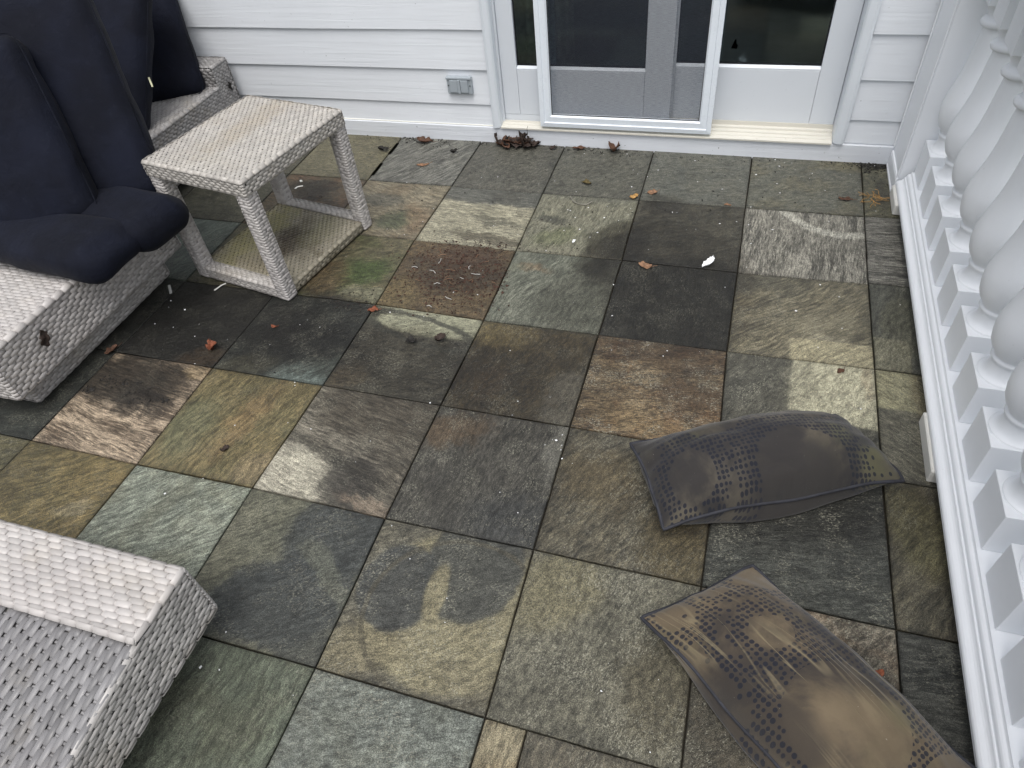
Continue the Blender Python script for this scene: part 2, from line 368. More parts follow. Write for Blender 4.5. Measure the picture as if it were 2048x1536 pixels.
# A, B, C, grain angle, stretch, contrast, blotch, speckle, freq, stains
SPEC = {
 (-1,0): dict(A=(98,96,80), B=(120,115,92), Cc=(82,82,74), ang=30, stretch=2, speckle=.25, stains=[(1757,332,.09,.04,0,(48,45,38),.9,.5,.12), (1766,390,.03,.12,0,(66,62,54),.7,.5,.1)]),
 (0,0): dict(A=(100,101,95), B=(114,113,102), Cc=(122,114,90), ang=20, stretch=2, contrast=.7, blotch=.45, speckle=.3, stains=[(1690,330,.12,.06,0,(128,120,92),.6,.6,.1)]),
 (1,0): dict(A=(98,100,96), B=(110,110,103), Cc=(116,112,98), ang=10, stretch=2, contrast=.7, blotch=.35, speckle=.3, stains=[(1330,402,.08,.05,0,(62,60,54),.6,.5,.1)]),
 (2,0): dict(A=(96,96,90), B=(110,108,99), Cc=(86,84,78), ang=35, stretch=2, contrast=.7, blotch=.4, speckle=.25),
 (3,0): dict(A=(92,91,86), B=(108,105,97), Cc=(82,80,74), ang=45, stretch=2, contrast=.8, blotch=.45, speckle=.25),
 (4,0): dict(A=(88,87,84), B=(140,139,134), Cc=(98,96,92), ang=52, stretch=9, contrast=1.3, blotch=.3, speckle=.3, freq=16, stains=[(741,352,.012,.05,15,(196,190,176),.0)]),
 (5,0): dict(A=(112,107,86), B=(126,119,95), Cc=(92,88,72), ang=0, stretch=2, contrast=.7, blotch=.4, speckle=.15),
 (6,0): dict(A=(78,76,64), B=(96,92,76), Cc=(66,64,56), ang=0, stretch=2),
 (-1,1): dict(A=(84,82,79), B=(158,154,148), Cc=(104,101,97), ang=0, stretch=9, contrast=1.5, blotch=.3, speckle=.3, freq=22),
 (0,1): dict(A=(96,93,88), B=(166,161,153), Cc=(128,124,117), ang=86, stretch=8, contrast=1.6, blotch=.35, speckle=.3, freq=24, stains=[(1583,408,.34,.36,0,(200,196,188),.0), (1560,360,.25,.245,0,(206,202,194),.0), (1689,401,.265,.265,0,(204,200,192),.75,.6,.03,2,.08)]),
 (1,1): dict(A=(68,65,57), B=(88,83,72), Cc=(58,55,49), ang=25, stretch=3, contrast=.9, blotch=.55, speckle=.2, stains=[(1330,408,.10,.09,20,(42,38,33),.8,.6,.14,2,0,.5),(1370,545,.26,.10,0,(44,42,38),.75,.7,.12,2,0,.3)]),
 (2,1): dict(A=(128,126,110), B=(148,144,126), Cc=(112,112,100), ang=80, stretch=5, contrast=.8, blotch=.4, speckle=.3, freq=12, stains=[(1240,480,.12,.16,-40,(72,68,54),.85,.25,.10),(1105,440,.08,.03,0,(72,72,68),.7,.4,.14),(1110,475,.10,.06,30,(116,122,84),.55,.7,.1),(1195,395,.22,.05,0,(112,112,104),.6,.6,.1)]),
 (3,1): dict(A=(160,154,134), B=(186,179,158), Cc=(140,136,120), ang=-8, stretch=6, contrast=.9, blotch=.3, speckle=.15, freq=14, stains=[(1000,385,.36,.105,-2,(104,104,100),.97,.22,.07,4),(1015,395,.07,.06,0,(84,82,76),.6,.6,.1),(990,478,.22,.03,-8,(84,76,64),.75,.5,.16),(1000,446,.14,.025,-10,(96,94,84),.6,.5,.16)]),
 (4,1): dict(A=(128,120,102), B=(158,146,124), Cc=(116,98,76), ang=-15, stretch=4, contrast=1.0, blotch=.55, speckle=.15, stains=[(790,440,.10,.08,30,(76,86,64),.8,.6,.15),(830,435,.05,.10,20,(140,114,88),.55,.7,.15),(760,400,.12,.05,0,(104,104,98),.6,.6,.12)]),
 (5,1): dict(A=(68,60,48), B=(104,90,70), Cc=(120,84,60), ang=10, stretch=3, contrast=1, blotch=.5, speckle=.2, stains=[(620,380,.14,.10,0,(48,44,37),.8,.5,.14),(700,385,.07,.10,0,(124,102,82),.55,.7,.14)]),
 (6,1): dict(A=(66,66,56), B=(82,80,66), Cc=(56,56,48), stretch=3), (7,1): dict(A=(60,60,52), B=(72,70,60), Cc=(50,50,44)),
 (-1,2): dict(A=(86,87,82), B=(106,105,97), Cc=(96,95,84), ang=70, stretch=3, contrast=.8, blotch=.4, speckle=.3, stains=[(1815,655,.09,.16,0,(104,102,86),.65,.2,.02),(1766,710,.085,.085,0,(140,136,116),.9,.05,.01,9)]),
 (0,2): dict(A=(98,93,80), B=(144,135,112), Cc=(112,106,94), ang=42, stretch=6, contrast=1.2, blotch=.35, speckle=.45, freq=13, stains=[(1480,560,.22,.07,8,(86,84,76),.7,.6,.1),(1655,650,.12,.06,10,(150,142,120),.6,.6,.12),(1640,690,.10,.05,0,(174,166,144),.7,.4,.12),(1690,716,.175,.075,0,(182,172,142),.95,.05,.008,9)]),
 (1,2): dict(A=(44,43,39), B=(58,56,51), Cc=(38,37,34), ang=85, stretch=4, contrast=.8, blotch=.4, speckle=.28, freq=14),
 (2,2): dict(A=(104,107,97), B=(132,134,122), Cc=(90,93,84), ang=70, stretch=4, contrast=.9, blotch=.5, speckle=.3, stains=[(1170,600,.22,.18,30,(84,84,75),.8,.5,.14),(1215,540,.10,.10,0,(62,60,52),.85,.5,.14),(1065,537,.07,.022,-5,(134,110,84),.6,.7,.14),(1010,530,.10,.03,0,(120,122,106),.6,.5,.1)]),
 (3,2): dict(A=(96,80,58), B=(118,99,72), Cc=(80,66,50), ang=20, stretch=2, contrast=.8, blotch=.5, speckle=.12, stains=[(920,540,.20,.15,10,(66,54,44),.75,.5,.24),(930,510,.16,.08,0,(92,66,50),.5,.6,.22),(790,595,.08,.14,20,(118,102,70),.8,.5,.1)]),
 (4,2): dict(A=(92,88,66), B=(120,110,84), Cc=(86,92,58), ang=25, stretch=3, contrast=.9, blotch=.6, speckle=.15, stains=[(720,545,.12,.10,40,(70,88,44),.85,.6,.18),(650,550,.10,.12,30,(96,76,50),.7,.6,.14),(735,590,.13,.05,-10,(132,130,108),.8,.4,.16),(690,608,.14,.03,-10,(44,44,40),.8,.4,.14)]),
 (5,2): dict(A=(84,82,64), B=(104,98,76), Cc=(70,68,54), ang=25, stretch=3, blotch=.5, stains=[(560,580,.16,.10,-10,(50,50,44),.7,.6,.12)]),
 (6,2): dict(A=(86,96,92), B=(106,116,110), Cc=(72,80,76), ang=60, stretch=4), (7,2): dict(A=(50,52,50), B=(62,62,58), Cc=(44,44,42)),
 (-1,3): dict(A=(96,94,85), B=(128,123,109), Cc=(108,104,92), ang=-35, stretch=4, contrast=1.1, blotch=.3, speckle=.5, freq=12, stains=[(1795,775,.10,.10,0,(172,166,134),.95,.06,.01,9),(1845,790,.03,.12,0,(104,88,66),.6,.6,.06)]),
 (0,3): dict(A=(78,77,71), B=(104,101,92), Cc=(90,87,79), ang=60, stretch=3, contrast=.9, blotch=.4, speckle=.75, stains=[(1690,765,.165,.185,-4,(206,200,174),.97,.05,.01,9),(1600,770,.05,.12,0,(136,132,116),.5,.6,.14),(1735,750,.015,.12,0,(196,166,134),.3,.7,.08)]),
 (1,3): dict(A=(70,55,41), B=(160,138,106), Cc=(128,92,58), ang=12, stretch=3, contrast=1.3, blotch=.5, speckle=.9, freq=20, stains=[(1330,700,.26,.10,0,(66,48,37),.7,.6,.16),(1390,780,.12,.12,0,(54,44,36),.6,.6,.16),(1260,840,.16,.04,-10,(150,126,88),.4,.8,.16)]),
 (2,3): dict(A=(70,61,45), B=(100,88,64), Cc=(58,53,44), ang=70, stretch=3, contrast=.9, blotch=.5, speckle=.3, stains=[(1000,670,.12,.08,0,(128,112,70),.55,.7,.18),(1130,800,.07,.13,0,(118,114,106),.7,.6,.18),(1090,640,.24,.05,-8,(74,70,57),.6,.6,.1),(980,760,.06,.07,0,(104,84,60),.4,.8,.2)]),
 (3,3): dict(A=(74,71,62), B=(97,93,82), Cc=(62,58,50), ang=10, stretch=3, contrast=.9, blotch=.5, speckle=.4, stains=[(850,640,.30,.085,-6,(164,163,140),.95,.2,.06),(840,660,.24,.065,-14,(74,74,68),.85,.6,.05,2,.16),(680,760,.10,.06,40,(116,104,84),.6,.6,.15)]),
 (4,3): dict(A=(46,50,49), B=(72,78,76), Cc=(38,40,39), ang=42, stretch=6, contrast=1.1, blotch=.4, speckle=.3, freq=13, stains=[(600,640,.28,.16,20,(37,37,34),.8,.6,.12,2,0,.6),(640,745,.22,.08,25,(124,138,136),.8,.6,.14),(490,730,.12,.06,20,(92,90,74),.7,.6,.14)]),
 (5,3): dict(A=(36,36,34), B=(50,49,45), Cc=(30,30,28), ang=20, stretch=2, contrast=.8, blotch=.4, speckle=.15, stains=[(330,690,.25,.2,0,(33,33,31),.6,.7,.1,2,0,.7),(410,715,.10,.05,20,(92,72,50),.6,.6,.14)]),
 (6,3): dict(A=(44,48,46), B=(58,62,58), Cc=(36,38,36), stretch=3, stains=[(180,740,.2,.2,0,(42,45,43),.6)]), (7,3): dict(A=(48,50,48), B=(58,58,54), Cc=(40,40,38)),
 (-1,14): dict(A=(90,87,78), B=(124,118,104), Cc=(104,100,88), ang=-42, stretch=5, contrast=1.1, blotch=.3, speckle=.45, freq=12),
 (0,14): dict(A=(70,71,68), B=(98,97,89), Cc=(82,80,72), ang=20, stretch=3, speckle=.5),
 (1,4): dict(A=(74,71,64), B=(118,111,94), Cc=(92,83,66), ang=62, stretch=5, contrast=1.1, blotch=.45, speckle=.5, freq=11, stains=[(1200,960,.10,.12,60,(132,116,84),.5,.7,.14),(1370,1080,.12,.16,0,(92,78,42),.6,.7,.16)]),
 (2,4): dict(A=(72,70,66), B=(104,101,96), Cc=(62,62,63), ang=80, stretch=4, contrast=1.0, blotch=.4, speckle=.55, freq=14, stains=[(900,860,.13,.07,20,(116,90,60),.55,.7,.22),(1040,1050,.18,.10,0,(64,68,74),.6,.7,.14),(1128,900,.05,.14,0,(158,156,150),.5,.6,.16)]),
 (3,4): dict(A=(84,78,70), B=(146,138,126), Cc=(112,106,98), ang=-14, stretch=8, contrast=1.3, blotch=.35, speckle=.45, freq=16, stains=[(760,830,.26,.13,-8,(74,66,56),.75,.5,.12),(580,945,.17,.10,-15,(206,199,184),.85,.5,.12),(700,960,.10,.11,20,(62,58,56),.85,.5,.14),(740,1015,.10,.025,-14,(172,150,132),.5,.6,.12),(670,915,.24,.02,-14,(66,62,56),.7,.5,.1)]),
 (4,4): dict(A=(108,98,66), B=(142,126,88), Cc=(98,98,72), ang=75, stretch=5, contrast=1.0, blotch=.5, speckle=.2, freq=11, stains=[(500,830,.05,.2,-10,(152,120,80),.45,.8,.2),(560,780,.16,.06,0,(104,94,64),.5,.6,.12),(520,940,.09,.07,0,(152,134,106),.6,.35,.12),(380,850,.08,.14,10,(120,122,94),.5,.6,.14)]),
 (5,4): dict(A=(98,82,68), B=(204,181,158), Cc=(164,142,122), ang=-10, stretch=10, contrast=1.6, blotch=.25, speckle=.15, freq=20, stains=[(260,760,.26,.13,0,(50,44,38),.9,.4,.14),(290,800,.13,.06,-10,(46,40,36),.7,.5,.2),(405,742,.07,.04,0,(172,148,112),.6,.5,.1)]),
 (6,4): dict(A=(42,46,44), B=(56,60,56), Cc=(34,36,34), ang=20), (7,4): dict(A=(48,48,44), B=(58,58,54), Cc=(40,40,38)),
 (-1,4): dict(A=(76,73,64), B=(112,105,88), Cc=(94,82,66), ang=55, stretch=6, contrast=1.1, blotch=.45, speckle=.35, freq=11, stains=[(1840,1060,.08,.14,20,(122,116,78),.6,.6,.14)]),
 (0,4): dict(A=(64,66,64), B=(90,92,88), Cc=(54,56,55), ang=12, stretch=4, contrast=1.0, blotch=.45, speckle=.6, freq=13, stains=[(1560,1020,.30,.09,8,(40,40,38),.6,.7,.1)]),
 (1,5): dict(A=(98,95,84), B=(124,120,106), Cc=(84,82,74), ang=70, stretch=2, contrast=.8, blotch=.45, speckle=.75, stains=[(1110,1180,.14,.10,50,(134,126,98),.7,.5,.12),(1330,1380,.12,.12,0,(88,78,54),.5,.7,.14)]),
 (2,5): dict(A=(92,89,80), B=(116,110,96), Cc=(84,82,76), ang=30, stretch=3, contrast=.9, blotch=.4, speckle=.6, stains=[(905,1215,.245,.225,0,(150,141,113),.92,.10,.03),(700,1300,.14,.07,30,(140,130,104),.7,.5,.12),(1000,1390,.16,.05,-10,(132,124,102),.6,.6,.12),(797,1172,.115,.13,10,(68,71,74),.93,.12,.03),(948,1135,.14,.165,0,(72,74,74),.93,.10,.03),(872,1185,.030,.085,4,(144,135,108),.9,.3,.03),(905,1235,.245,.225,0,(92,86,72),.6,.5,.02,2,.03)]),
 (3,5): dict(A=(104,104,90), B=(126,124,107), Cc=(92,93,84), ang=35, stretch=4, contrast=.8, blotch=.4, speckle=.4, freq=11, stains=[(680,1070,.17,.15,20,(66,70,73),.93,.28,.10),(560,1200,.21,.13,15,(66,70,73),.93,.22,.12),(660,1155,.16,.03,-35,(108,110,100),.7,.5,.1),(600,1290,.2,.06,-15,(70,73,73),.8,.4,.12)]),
 (4,5): dict(A=(120,127,118), B=(158,164,152), Cc=(132,130,108), ang=42, stretch=6, contrast=1.2, blotch=.4, speckle=.3, freq=12, stains=[(330,1010,.04,.13,-20,(108,108,92),.5,.6,.12)]),
 (5,5): dict(A=(110,98,62), B=(146,126,82), Cc=(88,84,58), ang=38, stretch=5, contrast=1.1, blotch=.5, speckle=.25, freq=10, stains=[(30,940,.14,.16,0,(72,68,46),.6,.7,.16),(140,1020,.07,.03,20,(154,142,114),.6,.4,.14)]),
 (6,5): dict(A=(84,80,58), B=(110,102,72), Cc=(68,66,52), ang=30), (7,5): dict(A=(60,60,50), B=(72,70,60), Cc=(50,50,44)),
 (-1,5): dict(A=(54,56,55), B=(92,92,88), Cc=(64,66,66), ang=8, stretch=6, contrast=1.1, blotch=.3, speckle=.4, freq=12),
 (0,5): dict(A=(86,78,68), B=(158,148,134), Cc=(144,110,80), ang=50, stretch=3, contrast=1.2, blotch=.4, speckle=.7, stains=[(1720,1380,.12,.10,0,(54,50,44),.6,.6,.14),(1440,1400,.16,.22,0,(72,68,58),.9,.5,.12)]),
 (0,16): dict(A=(62,60,54), B=(92,87,76), Cc=(100,90,62), ang=70, stretch=3, speckle=.6, stains=[(1400,1440,.08,.14,0,(44,42,38),.6,.6,.14)]),
 (1,6): dict(A=(92,87,77), B=(114,106,92), Cc=(84,80,72), ang=80, stretch=4, speckle=.5, freq=12),
 (2,6): dict(A=(108,113,110), B=(134,139,134), Cc=(116,118,108), ang=20, stretch=2, contrast=.8, blotch=.45, speckle=.6),
 (3,6): dict(A=(92,99,86), B=(116,124,109), Cc=(98,96,74), ang=82, stretch=5, contrast=.9, blotch=.45, speckle=.35, stains=[(430,1420,.14,.25,0,(78,84,72),.5,.7,.1)]),
}
def tile_mesh(pts, tilt):
    bm = bmesh.new(); n = len(pts); c = np.mean(pts, 0)
    top = [bm.verts.new((x-c[0], y-c[1], (x-c[0])*tilt[0] + (y-c[1])*tilt[1])) for x, y in pts]
    bot = [bm.verts.new((x-c[0], y-c[1], -0.03)) for x, y in pts]
    f = bm.faces.new(top); bm.faces.new(bot[::-1])
    for i in range(n): bm.faces.new((top[(i+1) % n], top[i], bot[i], bot[(i+1) % n]))
    bmesh.ops.recalc_face_normals(bm, faces=bm.faces)
    es = [e for e in f.edges] if f.is_valid else []
    bmesh.ops.bevel(bm, geom=es, offset=0.0022, segments=1, affect='EDGES')
    return bm, c
def chip(p, q, k):   # points along an edge, slightly uneven
    out = []
    d = np.array(q)-np.array(p); nrm = np.array([-d[1], d[0]])/np.linalg.norm(d)
    for i in range(k):
        t = i/k; out.append(tuple(np.array(p)+d*t + nrm*(random.uniform(-0.0010, 0.0010) if i else 0)))
    return out
GAP = 0.0022
def add_tile(p, key, spec):
    c = np.mean(p, 0); ins = []
    for q in p:
        d = np.array(q)-c; ins.append(tuple(c + d - np.sign(d)*GAP))
    poly = []
    for i in range(4): poly += chip(ins[i], ins[(i+1) % 4], 5)
    bm, cc = tile_mesh(poly, (random.uniform(-.003, .003), random.uniform(-.003, .003)))
    m = tile_material(key, cen=cc, **spec)
    return obj('slate_tile', bm, m, patio, (cc[0], cc[1], random.uniform(-0.0008, 0.0008)))
for r in range(0, 9):
    for c in range(-1, 9):
        P = [corner(c+1, r), corner(c, r), corner(c, r+1), corner(c+1, r+1)]
        if c == -1:   # the cut column by the railing has its own cross joints
            yy = {0: 0.03, 1: G(1800, 437)[1], 2: G(1830, 575)[1], 3: G(1848, 750)[1], 4: G(1875, 976)[1], 5: G(1905, 1283)[1]}
            y0, y1 = yy.get(r, -r*T), yy.get(r+1, -(r+1)*T)
            P = [(corner(0, r)[0], y0), (0.42, y0), (0.42, y1), (corner(0, r+1)[0], y1)]
        sp = SPEC.get((c, r))
        if sp is None:
            base = random.choice([(70, 68, 60), (88, 86, 78), (100, 92, 70), (82, 86, 82)])
            sp = dict(A=base, B=tuple(int(x*1.3) for x in base), Cc=tuple(int(x*.85) for x in base), ang=random.uniform(-60, 90))
        if (c, r) == (1, 6):   # a narrow pale strip is let in beside this slab
            l = corner(2, 6); x = G(1053, 1461)[0]
            add_tile([l, (x, l[1]), (x, -7*T), (l[0], -7*T)], 'strip', dict(A=(134,124,102), B=(168,156,130), Cc=(150,124,86), ang=82, stretch=6, speckle=.2))
            x = G(1053, 1461)[0]; P = [(x, corner(2, 6)[1]), corner(1, 6), corner(1, 7), (x, corner(2, 7)[1])]
        add_tile(P, '%d_%d' % (c, r), sp)
# trimmed light offcut bedded along the joint behind the table
p0 = G(741, 352); p1 = G(796, 284)
bm = bmesh.new(); d = (p1-p0)/np.linalg.norm(p1-p0); nn = np.array([d[1], -d[0], 0])
for a in (0.02, 0.62):
    q0 = p0 + (p1-p0)*a; q1 = p0+(p1-p0)*(a+0.33)
    vs = [bm.verts.new(tuple(v + np.array([0, 0, 0.0035]))) for v in (q0, q1, q1+nn*0.016, q0+nn*0.016)]
    bm.faces.new(vs)
bmesh.ops.solidify(bm, geom=bm.faces[:], thickness=0.002)
obj('edge_strip', bm, flat_mat('pale_offcut', (190, 182, 160), 0.8), patio)

# ------------------------------------------------------------------ house wall
house = thing('house_wall', 'white painted house wall of overlapping wooden siding boards', 'wall', (0, 0.05, 0))
HP = Vector((0, 0.05, 0))
def hpart(name, bm, mat, parent=None, smooth=False):
    o = obj(name, bm, mat, parent or house, smooth=smooth)
    if parent is None: o.location = -HP
    return o
LAPS = [0.086, 0.198, 0.371, 0.556, 0.742, 0.928, 1.114, 1.300, 1.486, 1.672, 1.858, 2.044, 2.23, 2.416, 2.602]
def siding(x0, x1, zs, wav):
    for i in range(len(zs)-1):
        z0, z1 = zs[i], zs[i+1]
        n = max(2, int((x1-x0)/0.25)); bm = bmesh.new(); rows = []
        for k in range(n+1):
            x = x0 + (x1-x0)*k/n; w = wav*mnoise.noise((x*1.3, i*3.7, 0.2)); zz = z0 - 0.004 if i else z0
            ring = [(x, 0.006+w, zz+w*0.6), (x, 0.018, z1+0.012), (x, 0.026, z1+0.012), (x, 0.018, zz+w*0.6), ]
            rows.append([bm.verts.new(p) for p in ring])
        for k in range(n):
            for j in range(4): bm.faces.new((rows[k][j], rows[k+1][j], rows[k+1][(j+1) % 4], rows[k][(j+1) % 4]))
        bm.faces.new(rows[0]); bm.faces.new(rows[-1][::-1]); bmesh.ops.recalc_face_normals(bm, faces=bm.faces)
        bmesh.ops.bevel(bm, geom=[e for e in bm.edges if all(abs(v.co.y-0.006) < 0.006 and v.co.z < z0+0.02 for v in e.verts)], offset=0.0018, segments=2, affect='EDGES')
        hpart('siding_board', bm, M_SIDING)
siding(-6.2, -1.752, LAPS, 0.003)
siding(-0.074, 1.3, LAPS, 0.002)
siding(-1.752, -0.074, LAPS[12:], 0.002)
hpart('skirt_board', box_bm(-6.2, 0.14, -0.004, 0.026, -0.01, 0.084, 0.003), M_SKIRT)
hpart('skirt_cap', box_bm(-6.2, -1.752, 0.001, 0.012, 0.0845, 0.0895, 0.002), paint_mat('caulk_bead', (214, 214, 206), 0.5, 0, 0, 0.6))
hpart('wall_panel', box_bm(-6.2, -1.76, 0.03, 0.16, 0, 2.62), M_SIDING)
hpart('wall_panel', box_bm(-0.066, 1.3, 0.03, 0.16, 0, 2.62), M_SIDING)
hpart('wall_panel', box_bm(-1.76, -0.066, 0.03, 0.16, 2.236, 2.62), M_SIDING)

room = obj('room_interior', box_bm(-4.2, 1.2, 0.165, 4.2, 0.0, 2.6), None)
me = room.data; bmr = bmesh.new(); bmr.from_mesh(me)
for f in [f for f in bmr.faces if abs(f.calc_center_median().y-0.165) < 1e-3]: bmr.faces.remove(f)
for f in bmr.faces: f.normal_flip()
bmr.to_mesh(me); bmr.free(); me.materials.append(flat_mat('room_paint', (150, 153, 152), 0.7, 0.3, 0, 0.15, 2.0)); tag(room, kind='structure')

# ------------------------------------------------------------------ sliding door
door = thing('sliding_door', 'white sliding glass patio door with an insect screen over its left half', 'door', (-0.91, 0.06, 0))
DP = Vector((-0.91, 0.06, 0))
def dpart(name, bm, mat, parent=None, smooth=False):
    o = obj(name, bm, mat, parent or door, smooth=smooth)
    if parent is None: o.location = -DP
    return o
def trim_prof(xa, xb):  # moulded casing, profile in x,y
    s = 1 if xb > xa else -1
    return [(xa, 0.03), (xa, -0.014), (xa+s*0.012, -0.018), (xb-s*0.010, -0.012), (xb-s*0.002, -0.004), (xb, 0.03)]
dpart('casing', prism_bm(trim_prof(-1.750, -1.708), 'z', 0.086, 2.236), M_TRIM)
dpart('casing', prism_bm(trim_prof(-0.078, -0.126), 'z', 0.090, 2.236), M_TRIM)
dpart('casing', box_bm(-1.707, -0.127, -0.012, 0.03, 2.19, 2.236), M_TRIM)
for xg in (-1.7535, -0.0785): dpart('shadow_gap', box_bm(xg, xg+0.005, 0.016, 0.0295, 0.09, 2.23), M_DARK)  # near-black backing strips paint the shade into the gaps beside the casing
dpart('jamb', box_bm(-1.72, -1.698, 0.031, 0.15, 0.09, 2.19), M_DOOR)
dpart('jamb', box_bm(-0.126, -0.108, 0.031, 0.15, 0.09, 2.19), M_DOOR)
dpart('jamb', box_bm(-1.698, -0.126, 0.031, 0.15, 2.19, 2.21), M_DOOR)
sill_prof = [(-0.016, 0.084), (-0.016, 0.091), (0.010, 0.0935), (0.012, 0.098), (0.030, 0.0995), (0.032, 0.106), (0.040, 0.106), (0.042, 0.100), (0.062, 0.103), (0.064, 0.112), (0.074, 0.113), (0.077, 0.106), (0.088, 0.110), (0.09, 0.128), (0.16, 0.130), (0.16, 0.084)]
dpart('sill', prism_bm(sill_prof, 'x', -1.708, -0.1265), M_SILL)

def glass_mat(name, tint=(1, 1, 1, 1), refl=1.0):
    m, n = material(name)
    tr = n.new('ShaderNodeBsdfTransparent', {'Color': tint}); gl = n.new('ShaderNodeBsdfGlossy', {'Roughness': 0.07, 'Color': (0.80, 0.93, 1, 1)})
    fr = n.new('ShaderNodeFresnel', {'IOR': 1.5}); mx = n.new('ShaderNodeMixShader')
    pos = n.new('ShaderNodeNewGeometry').outputs['Position']
    n.l.new(n.bump(n.noise(pos, 3.0, 2), 0.05, 0.004), gl.inputs['Normal'])
    f = n.math('MULTIPLY', n.math('ADD', n.math('MULTIPLY', fr.outputs[0], 1.35), 0.008), refl, clamp=True)
    n.l.new(f, mx.inputs[0]); n.l.new(tr.outputs[0], mx.inputs[1]); n.l.new(gl.outputs[0], mx.inputs[2])
    o = n.new('ShaderNodeOutputMaterial'); n.l.new(mx.outputs[0], o.inputs[0]); return m
M_GLASS = glass_mat('door_glass', (0.88, 0.93, 0.92, 1))
def panel(x0, x1, yf, zb, ztop, stile_l, stile_r, rail_b, glass_bead=0.012):
    """one glazed leaf: stiles, bottom and top rail, bead and pane"""
    yb = yf+0.038
    leaf = dpart('door_panel', box_bm(x0, x0+stile_l, yf, yb, zb, ztop, 0.0015), M_DOOR)
    def sub(nm, b, m): return obj(nm, b, m, leaf)
    sub('stile', box_bm(x1-stile_r, x1, yf, yb, zb, ztop, 0.0015), M_DOOR)
    sub('bottom_rail', box_bm(x0+stile_l+0.0012, x1-stile_r-0.0012, yf+0.0008, yb, zb, zb+rail_b, 0.0012), M_DOOR)
    sub('top_rail', box_bm(x0+stile_l+0.0012, x1-stile_r-0.0012, yf+0.0008, yb, ztop-0.10, ztop, 0.0012), M_DOOR)
    zg = zb+rail_b
    pr = [(yf+0.001, zg+0.0004), (yf+0.001, zg+0.006), (yf+0.014, zg+0.016), (yf+0.02, zg+0.016), (yf+0.02, zg+0.0004)]
    sub('glazing_bead', prism_bm(pr, 'x', x0+stile_l+0.0005, x1-stile_r-0.0005), M_DOOR)
    sub('gasket', box_bm(x0+stile_l, x1-stile_r, yf+0.0145, yf+0.022, zg+0.0165, zg+0.024), M_GASKET)
    sub('gasket', box_bm(x0+stile_l, x0+stile_l+0.006, yf+0.0145, yf+0.022, zg+0.024, ztop-0.1), M_GASKET)
    sub('gasket', box_bm(x1-stile_r-0.006, x1-stile_r, yf+0.0145, yf+0.022, zg+0.024, ztop-0.1), M_GASKET)
    sub('glass_pane', box_bm(x0+stile_l-0.004, x1-stile_r+0.004, yf+0.016, yf+0.0165, zg+0.012, ztop-0.095), M_GLASS)
    return leaf
panel(-1.697, -0.868, 0.045, 0.136, 2.18, 0.080, 0.124, 0.222)
dpart('threshold_filler', box_bm(-1.697, -0.868, 0.047, 0.083, 0.098, 0.1355, 0.001), M_DOOR)
panel(-0.960, -0.128, 0.093, 0.128, 2.18, 0.10, 0.105, 0.240)

# insect screen leaf
sx0, sx1, sz0, sz1 = -1.494, -0.664, 0.1065, 2.17
def bar_prof(w, a, b):   # across, depth
    return [(a, 0.012), (a, -0.012), (a+w*0.45, -0.020), (a+w*0.55, -0.020), (a+w*0.62, -0.014), (b, -0.012), (b, 0.012)]
def mitred(x0, x1, z0, z1, w):
    """four mitred frame bars, each its own mesh"""
    outs = []
    prof = [(0.0, 0.010), (0.0, -0.016), (w*0.36, -0.019), (w*0.42, -0.014), (w*0.88, -0.016), (w, -0.008), (w, 0.010)]
    O = [(x0, z0), (x1, z0), (x1, z1), (x0, z1)]; cen = ((x0+x1)/2, (z0+z1)/2)
    for i in range(4):
        a, b = O[i], O[(i+1) % 4]; bm = bmesh.new(); rows = []
        for (px, pz) in (a, b):
            sxn = 1 if px < cen[0] else -1; szn = 1 if pz < cen[1] else -1
            rows.append([bm.verts.new((px+sxn*d, y, pz+szn*d)) for d, y in prof])
        k = len(prof)
        for j in range(k): bm.faces.new((rows[0][j], rows[1][j], rows[1][(j+1) % k], rows[0][(j+1) % k]))
        bm.faces.new(rows[0]); bm.faces.new(rows[1]); bmesh.ops.recalc_face_normals(bm, faces=bm.faces); outs.append(bm)
    return outs
bars = mitred(sx0, sx1, sz0, sz1, 0.058)
screen = dpart('screen_panel', bars[0], M_SCREENFRAME)
for b in bars[1:]: obj('frame_bar', b, M_SCREENFRAME, screen)
def rect_loop(x0, x1, z0, z1, y): return [(x0, y, z0), (x1, y, z0), (x1, y, z1), (x0, y, z1)]
obj('spline', tube_me('spline', sum([[tuple(np.array(a)+(np.array(b)-np.array(a))*t) for t in (0, .5)] for a, b in zip(rect_loop(sx0+.059, sx1-.059, sz0+.059, sz1-.059, -.006), rect_loop(sx0+.059, sx1-.059, sz0+.059, sz1-.059, -.006)[1:]+rect_loop(sx0+.059, sx1-.059, sz0+.059, sz1-.059, -.006)[:1])], []), 0.003, 5, True), M_GASKET, screen)
m_mesh, n = material('insect_mesh')
tr = n.new('ShaderNodeBsdfTransparent'); df = n.new('ShaderNodeBsdfDiffuse', {'Color': s2l((62, 66, 76))}); mx = n.new('ShaderNodeMixShader')
pos = n.new('ShaderNodeNewGeometry').outputs['Position']
weft = n.noise(n.mapping(pos, scale=(40, 1, 700)), 1.0, 3, 0.7)
n.l.new(n.ramp(weft, 0.35, 0.65, 0.17, 0.29), mx.inputs[0]); n.l.new(tr.outputs[0], mx.inputs[1]); n.l.new(df.outputs[0], mx.inputs[2])
o = n.new('ShaderNodeOutputMaterial'); n.l.new(mx.outputs[0], o.inputs[0])
obj('mesh_screen', box_bm(sx0+.05, sx1-.05, -0.0055, -0.0050, sz0+.05, sz1-.05), m_mesh, screen)

